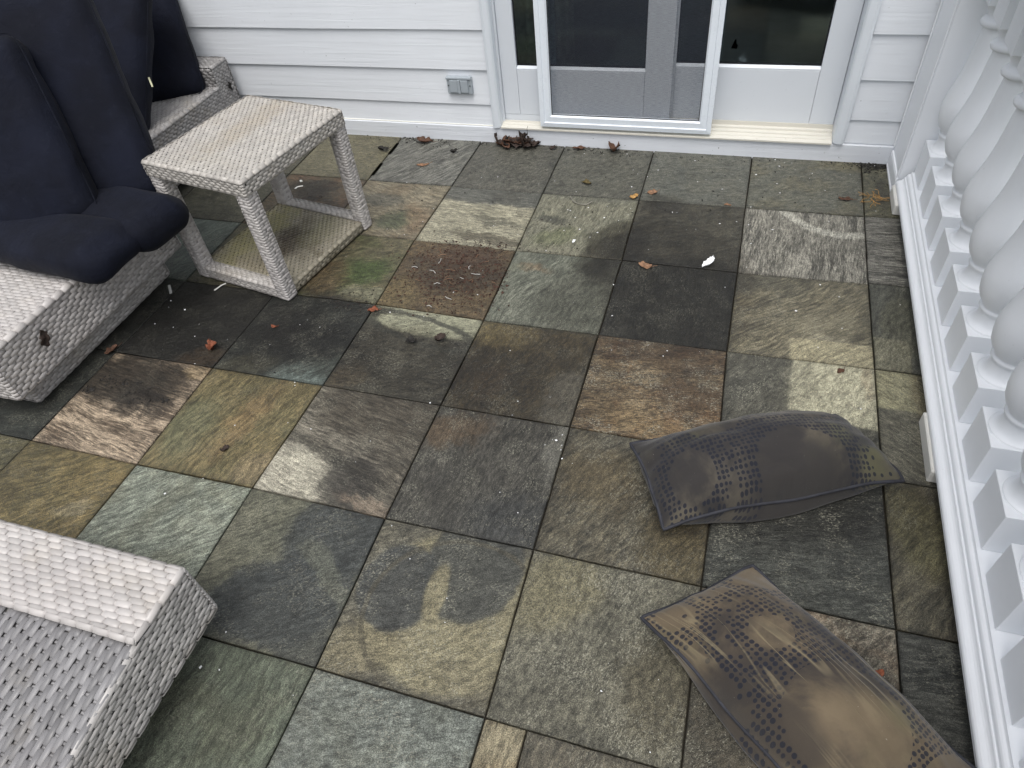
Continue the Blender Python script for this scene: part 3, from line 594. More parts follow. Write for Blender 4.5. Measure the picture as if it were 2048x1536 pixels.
# curtain gathered at the left, inside the room
bm = bmesh.new(); NX = 40; rows = []
for k in range(NX+1):
    u = k/NX; x = -1.72 + 0.36*u; y = 0.22 + 0.022*math.sin(u*30) + 0.01*math.sin(u*11+1)
    rows.append((bm.verts.new((x, y, 0.15)), bm.verts.new((x*1.0, y+0.02*math.sin(u*17), 2.2))))
for k in range(NX): bm.faces.new((rows[k][0], rows[k+1][0], rows[k+1][1], rows[k][1]))
bmesh.ops.solidify(bm, geom=bm.faces[:], thickness=0.002)
cur = obj('curtain', bm, flat_mat('curtain_cloth', (176, 180, 168), 0.9, 0.1), smooth=True); tag(cur, 'pale curtain hanging inside behind the left door glass', 'curtain')

# paper scrap stuck on the right pane
bm = bmesh.new(); vs = [bm.verts.new(p) for p in ((-0.625, .1078, .452), (-0.600, .1078, .450), (-0.596, .1078, .468), (-0.603, .1078, .470), (-0.607, .1078, .492), (-0.612, .1078, .490))]
bm.faces.new(vs); bmesh.ops.solidify(bm, geom=bm.faces[:], thickness=0.0006)
tag(obj('paper_scrap', bm, flat_mat('grey_paper', (150, 154, 152), 0.8)), 'small pale torn scrap stuck on the right door glass', 'scrap')

# ------------------------------------------------------------------ outlet
out = thing('outlet_cover', 'grey weatherproof double outlet cover on the white siding', 'outlet cover', (-1.908, 0.004, 0.295))
obj('base_plate', box_bm(-0.066, 0.066, -0.012, 0.012, -0.044, 0.036, 0.003, 2), M_OUTLET, out)
obj('hinge_bar', box_bm(-0.067, 0.064, -0.019, 0.010, 0.030, 0.042, 0.003, 2), M_OUTLET, out)
obj('flap', box_bm(-0.050, -0.008, -0.020, -0.011, -0.034, 0.028, 0.003, 2), M_OUTLET, out)
obj('flap', box_bm(0.008, 0.048, -0.020, -0.011, -0.034, 0.028, 0.003, 2), M_OUTLET, out)
obj('divider', box_bm(-0.007, 0.007, -0.023, -0.011, -0.038, 0.030, 0.002, 2), M_OUTLET, out)
for sx in (-0.058, 0.057):
    me = lathe_me('screw', [(0.0001, 0.003), (0.0032, 0.0025), (0.0034, 0)], 12); o = obj('screw', me, M_SCREW, out, (sx, -0.0122, 0.0)); o.rotation_euler = (R(90), 0, 0)

# ------------------------------------------------------------------ pilaster and balustrade
pil = thing('pilaster', 'white boxed post where the railing meets the house wall', 'post', (0.27, -0.12, 0))
PP = Vector((0.27, -0.12, 0))
def ppart(name, bm): o = obj(name, bm, M_RAIL, pil); o.location = -PP; return o
ppart('shaft', box_bm(0.136, 0.41, -0.250, -0.002, 0.0, 1.12, 0.004, 2))
ppart('corner_bead', box_bm(0.129, 0.1355, -0.018, -0.006, 0.09, 1.12, 0.002))
ppart('corner_bead', box_bm(0.129, 0.1355, -0.2535, -0.236, 0.075, 1.12, 0.002))
ppart('base_moulding', prism_bm([(0.1355, 0.075), (0.130, 0.072), (0.127, 0.062), (0.127, 0.012), (0.124, 0.008), (0.124, 0.0), (0.1355, 0.0)], 'y', -0.262, -0.012))
ppart('cap', box_bm(0.10, 0.45, -0.28, -0.0045, 1.121, 1.17, 0.006, 2))

bal = thing('balustrade', 'white painted balustrade of bottle shaped balusters along the right edge', 'balustrade', (0.255, -0.27, 0), R(-0.35))
XC = 0.0
half = [(-0.122, 0.047), (-0.1245, 0.050), (-0.1245, 0.0605), (-0.1225, 0.0650), (-0.1185, 0.0690), (-0.1135, 0.0715), (-0.1085, 0.0735), (-0.1045, 0.0765), (-0.1015, 0.0810), (-0.1000, 0.0855), (-0.0985, 0.0870), (-0.0955, 0.0868), (-0.0945, 0.0890), (-0.0935, 0.0955), (-0.0910, 0.0995), (-0.0870, 0.1020), (-0.0825, 0.1035), (-0.0810, 0.1060), (-0.0795, 0.1110)]
prof = half + [(-x, z) for x, z in half[::-1]]
rail_o = obj('bottom_rail', prism_bm(prof, 'y', -3.6, 0.0), M_RAIL, bal)
# a curved cap rail above the picture
ht = [(-0.115, 0.99), (-0.125, 1.0), (-0.125, 1.03), (-0.10, 1.05), (-0.05, 1.065)]
obj('top_rail', prism_bm(ht + [(-x, z) for x, z in ht[::-1]], 'y', -3.6, 0.0), M_RAIL, bal)
bprof = [(0.0005, 0.2562), (0.0665, 0.2562), (0.0655, 0.2580), (0.0605, 0.2600), (0.0555, 0.2640), (0.0515, 0.2710), (0.0485, 0.2810), (0.0470, 0.2930), (0.0472, 0.3060), (0.0515, 0.311), (0.0535, 0.316), (0.0515, 0.321), (0.0475, 0.323), (0.0485, 0.327), (0.053, 0.336), (0.0625, 0.348), (0.0700, 0.366), (0.0750, 0.390), (0.0772, 0.415), (0.0762, 0.438), (0.0722, 0.458), (0.0672, 0.482), (0.0612, 0.508), (0.0555, 0.534), (0.0508, 0.56), (0.0472, 0.59), (0.0445, 0.62), (0.0415, 0.655), (0.0385, 0.69), (0.0375, 0.704), (0.041, 0.709), (0.050, 0.713), (0.0535, 0.720), (0.053, 0.728), (0.048, 0.735), (0.040, 0.738), (0.039, 0.75), (0.046, 0.768), (0.056, 0.782), (0.0605, 0.7895), (0.0005, 0.7895)]
me_b = lathe_me('baluster', bprof, 48); me_b.materials.append(M_RAIL)
ring = [(0.0655, 0.2554), (0.0665, 0.2567), (0.0680, 0.2567), (0.0690, 0.2554)]
bmp = box_bm(-0.0705, 0.0705, -0.0705, 0.0705, 0.1122, 0.2555, 0.0018, 2)
me_p = bpy.data.meshes.new('plinth'); bmp.to_mesh(me_p); bmp.free(); me_p.materials.append(M_RAIL)
bmp = box_bm(-0.062, 0.062, -0.062, 0.062, 0.790, 0.9895, 0.0018, 2)
me_t = bpy.data.meshes.new('top_block'); bmp.to_mesh(me_t); bmp.free(); me_t.materials.append(M_RAIL)
me_r = lathe_me('turned_ring', ring, 48); me_r.materials.append(M_RAIL)
for k in range(15):
    y = -0.412 + 0.0705 + 0.27 - 0.2098*k
    if y < -3.5: break
    b = obj('baluster', me_b, None, bal, (0.0, y, 0.0))
    for nm, me in (('plinth', me_p), ('top_block', me_t), ('turned_ring', me_r)): obj(nm, me, None, b)
obj('support_block', box_bm(-0.132, 0.12, -1.545, -1.315, 0.0, 0.0475, 0.003), M_BLOCK, bal)
obj('support_block', box_bm(-0.135, -0.055, -0.158, 0.005, 0.0, 0.0470, 0.004), M_BLOCK, bal)

# ------------------------------------------------------------------ wicker weaving
def weave_np(origin, U, V, lu, lv, pu, pv, h=0.0042, off=0.5, seed=0, lift=0.0, fill=0.90, cover=1.16, jitter=0.04):
    """woven floats: rows run along U, stacked along V; returns verts, quads"""
    U = np.array(U, float); V = np.array(V, float); U /= np.linalg.norm(U); V /= np.linalg.norm(V); N = np.cross(U, V); O = np.array(origin, float)
    rng = np.random.default_rng(seed+11); rows = max(1, int(round(lv/pv))); pv = lv/rows
    S = np.array([-1, -.88, 0, .88, 1]); Hs = np.array([-0.35, 0.70, 0.92, 0.70, -0.35])
    W = np.array([-1, -0.72, 0.72, 1]); Hw = np.array([0.0, 0.75, 0.75, 0.0])
    Vs = []; Fs = []; base = 0
    quad = np.array([[i*4+j, i*4+j+1, (i+1)*4+j+1, (i+1)*4+j] for i in range(4) for j in range(3)])
    quad = quad[:, ::-1]
    for r in range(rows):
        vc = (r+0.5)*pv; st = -((r*off) % 1.0)*pu; k = 0; c = st + pu*0.5
        while c - pu*0.5 < lu:
            L = pu*fill*(1+rng.normal(0, jitter*0.5)); a = max(c-L*0.5, 0.0); b = min(c+L*0.5, lu)
            if b - a > pu*0.18:
                cc = (a+b)/2; hl = (b-a)/2; dv = rng.normal(0, pv*jitter); dh = rng.normal(0, h*0.12)
                uu = cc + S*hl; vv = vc + dv + W*pv*0.5*cover; sk = rng.normal(0, pv*jitter)
                P = (O + uu[:, None, None]*U + (vv[None, :, None] + (S*sk)[:, None, None])*V
                     + ((lift + dh + h*(Hs[:, None] + Hw[None, :]*0.9 - 0.3)))[:, :, None]*N)
                Vs.append(P.reshape(-1, 3)); Fs.append(quad+base); base += 20
            # the upright strand that shows between two floats
            g = c + pu*0.5
            if 0.002 < g < lu-0.002:
                hw = pu*(1-fill)*0.62
                uu = g + np.array([-1, -.5, .5, 1])*hw; vv = vc + np.array([-1, -.6, 0, .6, 1])*pv*0.46
                Hh = np.array([-.2, .35, .35, -.2])[:, None] + np.array([-.5, 0, .15, 0, -.5])[None, :]
                P = O + uu[:, None, None]*U + vv[None, :, None]*V + (lift + h*(Hh-0.15))[:, :, None]*N
                q2 = np.array([[i*5+j, i*5+j+1, (i+1)*5+j+1, (i+1)*5+j] for i in range(3) for j in range(4)])[:, ::-1]
                if rng.random() > 0.012: Vs.append(P.reshape(-1, 3)); Fs.append(q2+base); base += 20
            c += pu
    return np.concatenate(Vs), np.concatenate(Fs)
class Weave:
    def __init__(self, fill=0.90): self.V = []; self.F = []; self.n = 0; self.s = 0; self.fill = fill
    def face(self, *a, **k):
        self.s += 1; k.setdefault('seed', self.s*7); k.setdefault('fill', self.fill); v, f = weave_np(*a, **k)
        self.V.append(v); self.F.append(f+self.n); self.n += len(v); return self
    def edge(self, p, q, n1, n2, w=0.014, pu=0.05, h=0.004, lift=0.0):
        """one strand row lying on an edge between faces with normals n1, n2"""
        p, q = np.array(p, float), np.array(q, float); d = q-p; L = np.linalg.norm(d); U = d/L
        N = np.array(n1, float)+np.array(n2, float); N /= np.linalg.norm(N); V = np.cross(N, U)
        return self.face(p - V*w/2 + N*lift, U, V, L, w, pu, w, h=h, fill=0.95)
    def box(self, x0, x1, y0, y1, z0, z1, pu, pv, faces='top,px,nx,py,ny', topdir='x', h=0.0042, edges=True, side='h', topoff=0.5):
        """cover a box; horizontal strands on the sides"""
        ex, ey, ez = (1,0,0), (0,1,0), (0,0,1); nx_, ny_, nz_ = (-1,0,0), (0,-1,0), (0,0,-1)
        fs = faces.split(',')
        if 'top' in fs:
            if topdir == 'x': self.face((x0,y0,z1), ex, ey, x1-x0, y1-y0, pu, pv, h=h, off=topoff)
            else: self.face((x1,y0,z1), ey, nx_, y1-y0, x1-x0, pu, pv, h=h, off=topoff)
        if 'bot' in fs: self.face((x0,y1,z0), ex, ny_, x1-x0, y1-y0, pu, pv, h=h)
        if 'px' in fs: self.face((x1,y0,z0), ey, ez, y1-y0, z1-z0, pu, pv, h=h)
        if 'nx' in fs: self.face((x0,y1,z0), ny_, ez, y1-y0, z1-z0, pu, pv, h=h)
        if 'py' in fs: self.face((x1,y1,z0), nx_, ez, x1-x0, z1-z0, pu, pv, h=h)
        if 'ny' in fs: self.face((x0,y0,z0), ex, ez, x1-x0, z1-z0, pu, pv, h=h)
        if edges:
            w = pv*1.15; A = dict(px=((1,0,0),(x1,y0,x1,y1)), nx=((-1,0,0),(x0,y1,x0,y0)), py=((0,1,0),(x1,y1,x0,y1)), ny=((0,-1,0),(x0,y0,x1,y0)))
            for k, (nn, (a, b, c, d)) in A.items():
                if k in fs:
                    if 'top' in fs: self.edge((a,b,z1), (c,d,z1), nn, ez, w, pu, h)
                    self.edge((c,d,z0), (a,b,z0), nn, nz_, w, pu, h)
            for (ka, kb, x, y) in (('px','ny',x1,y0), ('px','py',x1,y1), ('nx','ny',x0,y0), ('nx','py',x0,y1)):
                if ka in fs and kb in fs: self.edge((x,y,z0), (x,y,z1), A[ka][0], A[kb][0], w*0.9, pu*0.35, h)
        return self
    def build(self, name, mat, parent):
        me = mesh_np(name, np.concatenate(self.V), np.concatenate(self.F)); o = obj(name, me, mat, parent); o['kind'] = 'stuff'; return o

M_WICK = wicker_mat('bleached_wicker', (178, 174, 171), 0.22, (176, 166, 150))
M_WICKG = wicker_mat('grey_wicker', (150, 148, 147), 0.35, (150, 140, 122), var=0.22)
M_WICKD = wicker_mat('weathered_wicker', (172, 168, 164), 0.3, (140, 130, 112))

M_SEATG = wicker_mat('unbleached_seat_wicker', (126, 125, 126), 0.35, (128, 118, 100), var=0.24)  # seat stayed grey where cushions kept the wicker from bleaching
M_SIDE = wicker_mat('side_wicker', (176, 173, 170), 0.3, (150, 140, 122), var=0.2)
# --- side table
TX, TY, TA = -2.389, -1.081, R(-10.36); TW, TD, TH = 0.505, 0.592, 0.540
tab = thing('side_table', 'white woven wicker side table with a mossy lower shelf', 'table', (TX, TY, 0), TA)
w2, d2 = TW/2, TD/2; LEG = 0.052
def tw(x, y):
    c, s = math.cos(TA), math.sin(TA); return TX+c*x-s*y, TY+s*x+c*y
sxy = tw(0.0, 0.08); sx2 = tw(-0.12, -0.05); sx3 = tw(0.14, -0.10)
M_TTOP = wicker_mat('table_top_wicker', (170, 166, 160), 0.15, (170, 158, 136), stains=[(*tw(-0.04, 0.10), 0.54, 0.09, 0.34, math.degrees(TA), (150, 136, 112), .45)])
M_TSHELF = wicker_mat('mossy_shelf_wicker', (144, 138, 122), 0.6, (98, 90, 68), stains=[
    (*tw(-0.16, 0.0), 0.05, 0.12, 0.36, math.degrees(TA), (136, 132, 66), .6), (*tw(0.02, 0.0), 0.05, 0.13, 0.17, math.degrees(TA), (62, 52, 40), .95),
    (*tw(0.10, 0.12), 0.05, 0.10, 0.16, math.degrees(TA), (120, 118, 82), .5), (*tw(-0.02, -0.18), 0.05, 0.2, 0.08, math.degrees(TA), (120, 112, 92), .7)])
M_TLEG = wicker_mat('table_leg_wicker', (180, 176, 173), 0.12, (176, 170, 156))
top = obj('tabletop', box_bm(-w2+.004, w2-.004, -d2+.004, d2-.004, TH-0.052, TH-0.003, 0.004), M_DARK, tab)
W = Weave(0.80); W.box(-w2, w2, -d2, d2, TH-0.056, TH, 0.034, 0.0115, topdir='y', h=0.0036); W.build('woven_strands', M_TTOP, top)
for sx in (-1, 1):
    for sy in (-1, 1):
        x0 = sx*w2 - (LEG if sx > 0 else 0); y0 = sy*d2 - (LEG if sy > 0 else 0)
        lg = obj('leg', box_bm(x0+.004, x0+LEG-.004, y0+.004, y0+LEG-.004, 0.0, TH-0.05, 0.003), M_CORE, tab)
        W = Weave(); W.box(x0+.001, x0+LEG-.001, y0+.001, y0+LEG-.001, 0.006, TH-0.058, LEG-.002, 0.0125, faces='px,nx,py,ny', h=0.0034, edges=False)
        W.edge((x0+.002, y0+.002, .006), (x0+.002, y0+.002, TH-.058), (-1,0,0), (0,-1,0), .011, .0125, .0034); W.edge((x0+LEG-.002, y0+.002, .006), (x0+LEG-.002, y0+.002, TH-.058), (1,0,0), (0,-1,0), .011, .0125, .0034)
        W.edge((x0+.002, y0+LEG-.002, .006), (x0+.002, y0+LEG-.002, TH-.058), (-1,0,0), (0,1,0), .011, .0125, .0034); W.edge((x0+LEG-.002, y0+LEG-.002, .006), (x0+LEG-.002, y0+LEG-.002, TH-.058), (1,0,0), (0,1,0), .011, .0125, .0034)
        W.build('woven_strands', M_TLEG, lg)
        obj('foot', box_bm(x0+.006, x0+LEG-.006, y0+.006, y0+LEG-.006, -0.0005, 0.006), M_DARK, lg)
shelf = obj('lower_shelf', box_bm(-w2+.012, w2-.012, -d2+LEG+.002, d2-LEG-.002, 0.016, 0.043, 0.003), M_DARK, tab)
W = Weave(0.80); W.box(-w2+.008, w2-.008, -d2+LEG+.0045, d2-LEG-.0045, 0.012, 0.047, 0.034, 0.0115, faces='top,px,nx', topdir='y', h=0.0034); W.build('woven_strands', M_TSHELF, shelf)
for sy in (-1, 1):
    y0 = -d2+.003 if sy < 0 else d2-LEG+.001
    br = obj('shelf_rail', box_bm(-w2+LEG, w2-LEG, y0+.003, y0+LEG-.009, 0.012, 0.052, 0.003), M_CORE, tab)
    W = Weave(); W.box(-w2+LEG+.001, w2-LEG-.001, y0, y0+LEG-.006, 0.010, 0.056, 0.030, 0.0115, faces='top,py,ny', h=0.0034, topdir='x'); W.build('woven_strands', M_WICKD, br)

# --- wicker seats
def seat_unit(name, label, x0, x1, y0, y1, ztop, zbot, mats, inset=0.06, faces='top,px,ny,py', topdir='y', pu=0.042, pv=0.0135, group='woven wicker seats'):
    t = thing(name, label, 'wicker seat', ((x0+x1)/2, (y0+y1)/2, 0), 0, group); P = Vector(t.location)
    def part(nm, bm, m, par=None):
        o = obj(nm, bm, m, par or t)
        if par is None: o.location = -P
        return o
    return t, part, P
# middle seat
mid, mpart, MPv = seat_unit('wicker_ottoman', 'white woven wicker seat under the two big navy cushions', -3.60, -2.792, -2.195, -1.262, 0.30, 0.10, None)
X0, X1, Y0, Y1 = -3.60, -2.792, -2.195, -1.262
s = mpart('seat_box', box_bm(X0+.004, X1-.004, Y0+.004, Y1-.004, 0.10, 0.296, 0.02, 3), M_CORE2)
W = Weave(); W.box(X0, X1, Y0, Y1, 0.104, 0.300, 0.045, 0.0150, faces='top,px,ny,py', topdir='x', h=0.0042); W.build('woven_strands', M_WICK, s)
b = mpart('base', box_bm(X0+.05, X1-.056, Y0+.075, Y1-.085, 0.0, 0.102), M_CORE2)
W = Weave(); W.box(X0+.047, X1-.053, Y0+.072, Y1-.082, 0.006, 0.10, 0.040, 0.0135, faces='px,ny,py', h=0.004); W.build('woven_strands', M_WICKD, b)
# far seat with an arm at the house
far, fpart, _ = seat_unit('wicker_sofa', 'grey woven wicker seat with a raised arm beside the house siding', -4.05, -3.232, -0.81, -0.03, 0.31, 0.05, None)
X0, X1, Y0, Y1 = -4.05, -3.232, -0.81, -0.03; AY = -0.165
s = fpart('seat_box', box_bm(X0+.004, X1-.004, Y0+.004, Y1-.004, 0.045, 0.306, 0.012, 2), M_CORE2)
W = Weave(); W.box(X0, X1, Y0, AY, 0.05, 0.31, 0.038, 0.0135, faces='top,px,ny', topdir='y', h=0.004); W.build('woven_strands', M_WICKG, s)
a = fpart('arm', box_bm(X0+.004, X1-.004, AY+.004, Y1-.004, 0.05, 0.406, 0.012, 2), M_CORE2)
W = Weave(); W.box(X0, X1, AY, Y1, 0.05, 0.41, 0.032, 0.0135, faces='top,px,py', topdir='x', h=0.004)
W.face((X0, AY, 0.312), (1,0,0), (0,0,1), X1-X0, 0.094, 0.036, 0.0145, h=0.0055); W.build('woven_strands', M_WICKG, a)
# near seat, cut by the picture's edge
near, npart, _ = seat_unit('wicker_lounger', 'woven wicker lounge with a bleached raised end, nearest the camera', -2.45, -1.648, -3.75, -2.690, 0.30, 0.1, None)
X0, X1, Y0, Y1 = -2.45, -1.645, -3.75, -2.697; AY = -2.875; ZH, ZL = 0.286, 0.176      # the seat falls away from the bleached end
sl = Vector((0, AY-.004-Y0, ZH-ZL)); SL = sl.length; sl.normalize()
s = npart('seat_box', prism_bm([(Y0+.004, .10), (AY-.002, .10), (AY-.002, ZH-.006), (Y0+.004, ZL-.006)], 'x', X0+.004, X1-.004), M_CORE2)
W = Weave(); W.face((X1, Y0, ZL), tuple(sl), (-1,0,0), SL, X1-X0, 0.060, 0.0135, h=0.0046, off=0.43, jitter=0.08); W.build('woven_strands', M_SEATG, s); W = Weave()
W.face((X1, Y0, 0.104), (0,1,0), (0,0,1), Y1-Y0, ZL-0.104, 0.046, 0.0122, h=0.0042, off=0.43)
zz = ZL; kk = 0
while zz < 0.292:
    ys = Y0 + max(0.0, (min(zz+.006, ZH)-ZL)/(ZH-ZL))*(AY-Y0) + ((kk*0.43) % 1.0)*0.046; kk += 1; W.face((X1, ys, zz), (0,1,0), (0,0,1), Y1-ys, 0.0122, 0.046, 0.0122, h=0.0042, off=0.43); zz += 0.0122
W.edge((X1-.001, Y0, ZL-.001), (X1-.001, AY-.004, ZH-.001), (1,0,0), (0,0,1), 0.0125, 0.05, 0.0032); W.edge((X1, Y1, 0.104), (X1, Y0, 0.104), (1,0,0), (0,0,-1), 0.014, 0.046, 0.0045)
W.build('woven_strands', M_SIDE, s); ZS = ZH
a = npart('raised_end', box_bm(X0+.004, X1-.004, AY+.004, Y1-.004, 0.10, 0.296, 0.01, 2), M_CORE2)
W = Weave(); W.face((X0, AY, 0.30), (1,0,0), (0,1,0), X1-X0, Y1-AY, 0.045, 0.0150, h=0.0038, fill=0.92, off=0.37); W.edge((X1, AY, 0.30), (X1, Y1, 0.30), (1,0,0), (0,0,1), 0.013, 0.046, 0.0035)
W.edge((X1, Y1, 0.30), (X0, Y1, 0.30), (0,1,0), (0,0,1), 0.014, 0.046, 0.004); W.edge((X0, AY, 0.30), (X1, AY, 0.30), (0,-1,0), (0,0,1), 0.014, 0.046, 0.004)
W.build('woven_strands', M_WICK, a)
W = Weave(); W.face((X1, Y1, 0.104), (-1,0,0), (0,0,1), X1-X0, 0.19, 0.046, 0.0125, h=0.0045)
W.face((X1, AY-.003, ZS-.002), (0,.5,1), (-1,0,0), 0.016, X1-X0, 0.020, 0.0135, h=0.0036)
W.edge((X1, Y1, 0.104), (X1, Y1, 0.30), (1,0,0), (0,1,0), 0.013, 0.014, 0.004)
W.build('woven_strands', M_SIDE, a)
b = npart('base', box_bm(X0+.05, X1-.075, Y0+.075, Y1-.085, 0.0, 0.102), M_CORE2)
W = Weave(); W.box(X0+.047, X1-.072, Y0+.072, Y1-.082, 0.006, 0.10, 0.040, 0.0135, faces='px,py', h=0.004); W.build('woven_strands', M_WICKD, b)

# ------------------------------------------------------------------ cushions
m, n = material('navy_canvas'); M_NAVY = m
geo = n.new('ShaderNodeNewGeometry'); pos = geo.outputs['Position']
f = n.noise(pos, 5.0, 5, 0.6); c = n.mix(n.ramp(f, 0.35, 0.7), s2l((10, 13, 24)), s2l((18, 22, 36)))
c = n.mix(n.math('MULTIPLY', n.ramp(n.noise(pos, 40.0, 4, 0.7), 0.58, 0.8), 0.12), c, s2l((70, 72, 78)))
hgt = n.math('ADD', n.math('MULTIPLY', n.noise(pos, 700.0, 1), 0.25), n.math('MULTIPLY', n.noise(pos, 14.0, 4, 0.6, 0.6), 1.6))
finish(n, c, 0.78, n.bump(hgt, 0.6, 0.008), 0.15, 0.03)
def cushion_me(name, half, r=0.05, puff=0.25, seg=18, seed=0, wr=0.006):
    bm = bmesh.new(); bmesh.ops.create_cube(bm, size=2.0); bmesh.ops.subdivide_edges(bm, edges=bm.edges[:], cuts=seg, use_grid_fill=True)
    hx, hy, hz = half
    for v in bm.verts:
        x, y, z = v.co; px, py, pz = x*hx, y*hy, z*hz
        qx, qy, qz = max(-hx+r, min(hx-r, px)), max(-hy+r, min(hy-r, py)), max(-hz+r, min(hz-r, pz))
        d = Vector((px-qx, py-qy, pz-qz))
        if d.length > 1e-6: d = d.normalized()*r
        p = Vector((qx, qy, qz)) + d
        k = (1-x*x)*(1-z*z); p.y += puff*hy*(1 if y > 0 else -1)*k*abs(y)
        kx = 1 - 0.05*(1-z*z); p.x *= 1 - 0.03*(abs(z)**2)
        nv = mnoise.noise_vector(Vector((p.x*5+seed, p.y*5, p.z*5)))*wr + mnoise.noise_vector(Vector((p.x*14+seed, p.y*14, p.z*14)))*wr*0.35
        v.co = p + nv
    for f in bm.faces: f.smooth = True
    me = bpy.data.meshes.new(name); bm.to_mesh(me); bm.free(); me.materials.append(M_NAVY); return me
def welt(o, half, r, side=-1, name='seam'):
    hx, hy, hz = half; pts = []; rr = 0.03
    for k in range(48):
        a = 2*math.pi*k/48; cx, sz = math.cos(a), math.sin(a)
        x = math.copysign(abs(cx)**0.16, cx)*(hx-0.003); z = math.copysign(abs(sz)**0.16, sz)*(hz-0.003); pts.append((x, side*hy, z))
    return obj(name, tube_me(name, pts, r, 6, True), M_NAVY, o)
def lean_pad(name, br, tr, wdir, width, thick, parent, seed=0, extra=0.0):
    """upright pad given by its right edge (bottom, top) and the way it runs to the left"""
    br, tr, wd = Vector(br), Vector(tr), Vector(wdir).normalized(); e = (tr-br); L = e.length; e.normalize()
    wd = (wd - e*wd.dot(e)).normalized(); nrm = wd.cross(e); view = Vector(CAM_LOC) - br
    if nrm.dot(view) < 0: nrm = -nrm
    L += extra; cen = br + e*L/2 + wd*width/2 - nrm*thick/2
    me = cushion_me(name, (width/2, thick/2, L/2), min(0.064, thick*0.46), 0.34, 18, seed, 0.011)
    X = -wd; Y = -nrm; Z = e
    if X.cross(Y).dot(Z) < 0: Y = -Y
    M = Matrix((X, Y, Z)).transposed().to_4x4(); M.translation = cen
    o = obj(name, me, None, parent); o.matrix_basis = M
    # welt along the front rim
    welt(o, (width/2, thick*0.36, L/2), 0.0024)
    return o, M, (width/2, thick/2, L/2), Y
def cushion_thing(label, loc): return thing('seat_cushion', label, 'cushion', loc, 0, 'navy cushions piled on the wicker seats')
WD = (-0.876, -0.48, 0)
def put(t, o):   # children are given in place; keep them there under the thing
    o.matrix_basis = Matrix.Translation(-Vector(t.location)) @ o.matrix_basis
# A, against the house
t = cushion_thing('navy cushion leaning on the house siding at the far end', (-3.39, -0.30, 0.315))
o, M, hf, Y = lean_pad('pad', G(412, 185, .322), (-3.358, -0.085, 0.705), WD, 0.42, 0.13, t, 3, 0.25); put(t, o)
# B
t = cushion_thing('navy cushion with a small white tag on its edge', (-3.40, -0.82, 0.32))
o, M, hf, Y = lean_pad('pad', (-3.262, -0.745, 0.32), (-3.27, -0.35, 0.80), WD, 0.46, 0.13, t, 8, 0.12); put(t, o)
tg = G(299, 163, 0.55)
o2 = obj('care_tag', box_bm(-0.004, 0.004, -0.0006, 0.0006, -0.022, 0.022), flat_mat('tag_cloth', (190, 190, 160), 0.8), t); o2.location = Vector((-3.268, -0.553, 0.50)) - Vector(t.location); o2.rotation_euler = (R(-30), 0, R(40))
# C: folded pad, back and seat in one
t = cushion_thing('folded navy cushion standing nearest the wicker side table', (-2.9, -1.40, 0.305))
o, M, hf, Y = lean_pad('back_pad', (-2.655, -1.325, 0.41), (-2.90, -1.02, 1.0), WD, 0.50, 0.13, t, 14, 0.14); put(t, o)
me = cushion_me('seat_pad', (0.27, 0.135, 0.078), 0.074, 0.15, 16, 21, 0.013)
o = obj('seat_pad', me, None, t); o.matrix_basis = Matrix.Translation((-2.820, -1.445, 0.372)) @ Matrix.Rotation(R(-6), 4, 'Z') @ Matrix.Rotation(R(3), 4, 'Y'); put(t, o)
# D
t = cushion_thing('folded navy cushion in front of the pile with its seat flap lying forward', (-2.95, -1.62, 0.305))
o, M, hf, Y = lean_pad('back_pad', (-2.790, -1.530, 0.42), (-3.02, -1.285, 0.985), WD, 0.40, 0.13, t, 31, 0.02); put(t, o)
me = cushion_me('seat_pad', (0.35, 0.135, 0.080), 0.076, 0.15, 16, 37, 0.013)
o = obj('seat_pad', me, None, t); o.matrix_basis = Matrix.Translation((-2.955, -1.650, 0.378)) @ Matrix.Rotation(R(-3), 4, 'Z') @ Matrix.Rotation(R(3), 4, 'Y'); put(t, o)
# E, behind at the picture's edge
t = cushion_thing('navy cushion at the left picture edge behind the front cushion', (-3.35, -1.60, 0.305))
o, M, hf, Y = lean_pad('pad', (-3.05, -1.50, 0.31), (-3.28, -1.25, 0.88), WD, 0.55, 0.13, t, 44, 0.05); put(t, o)

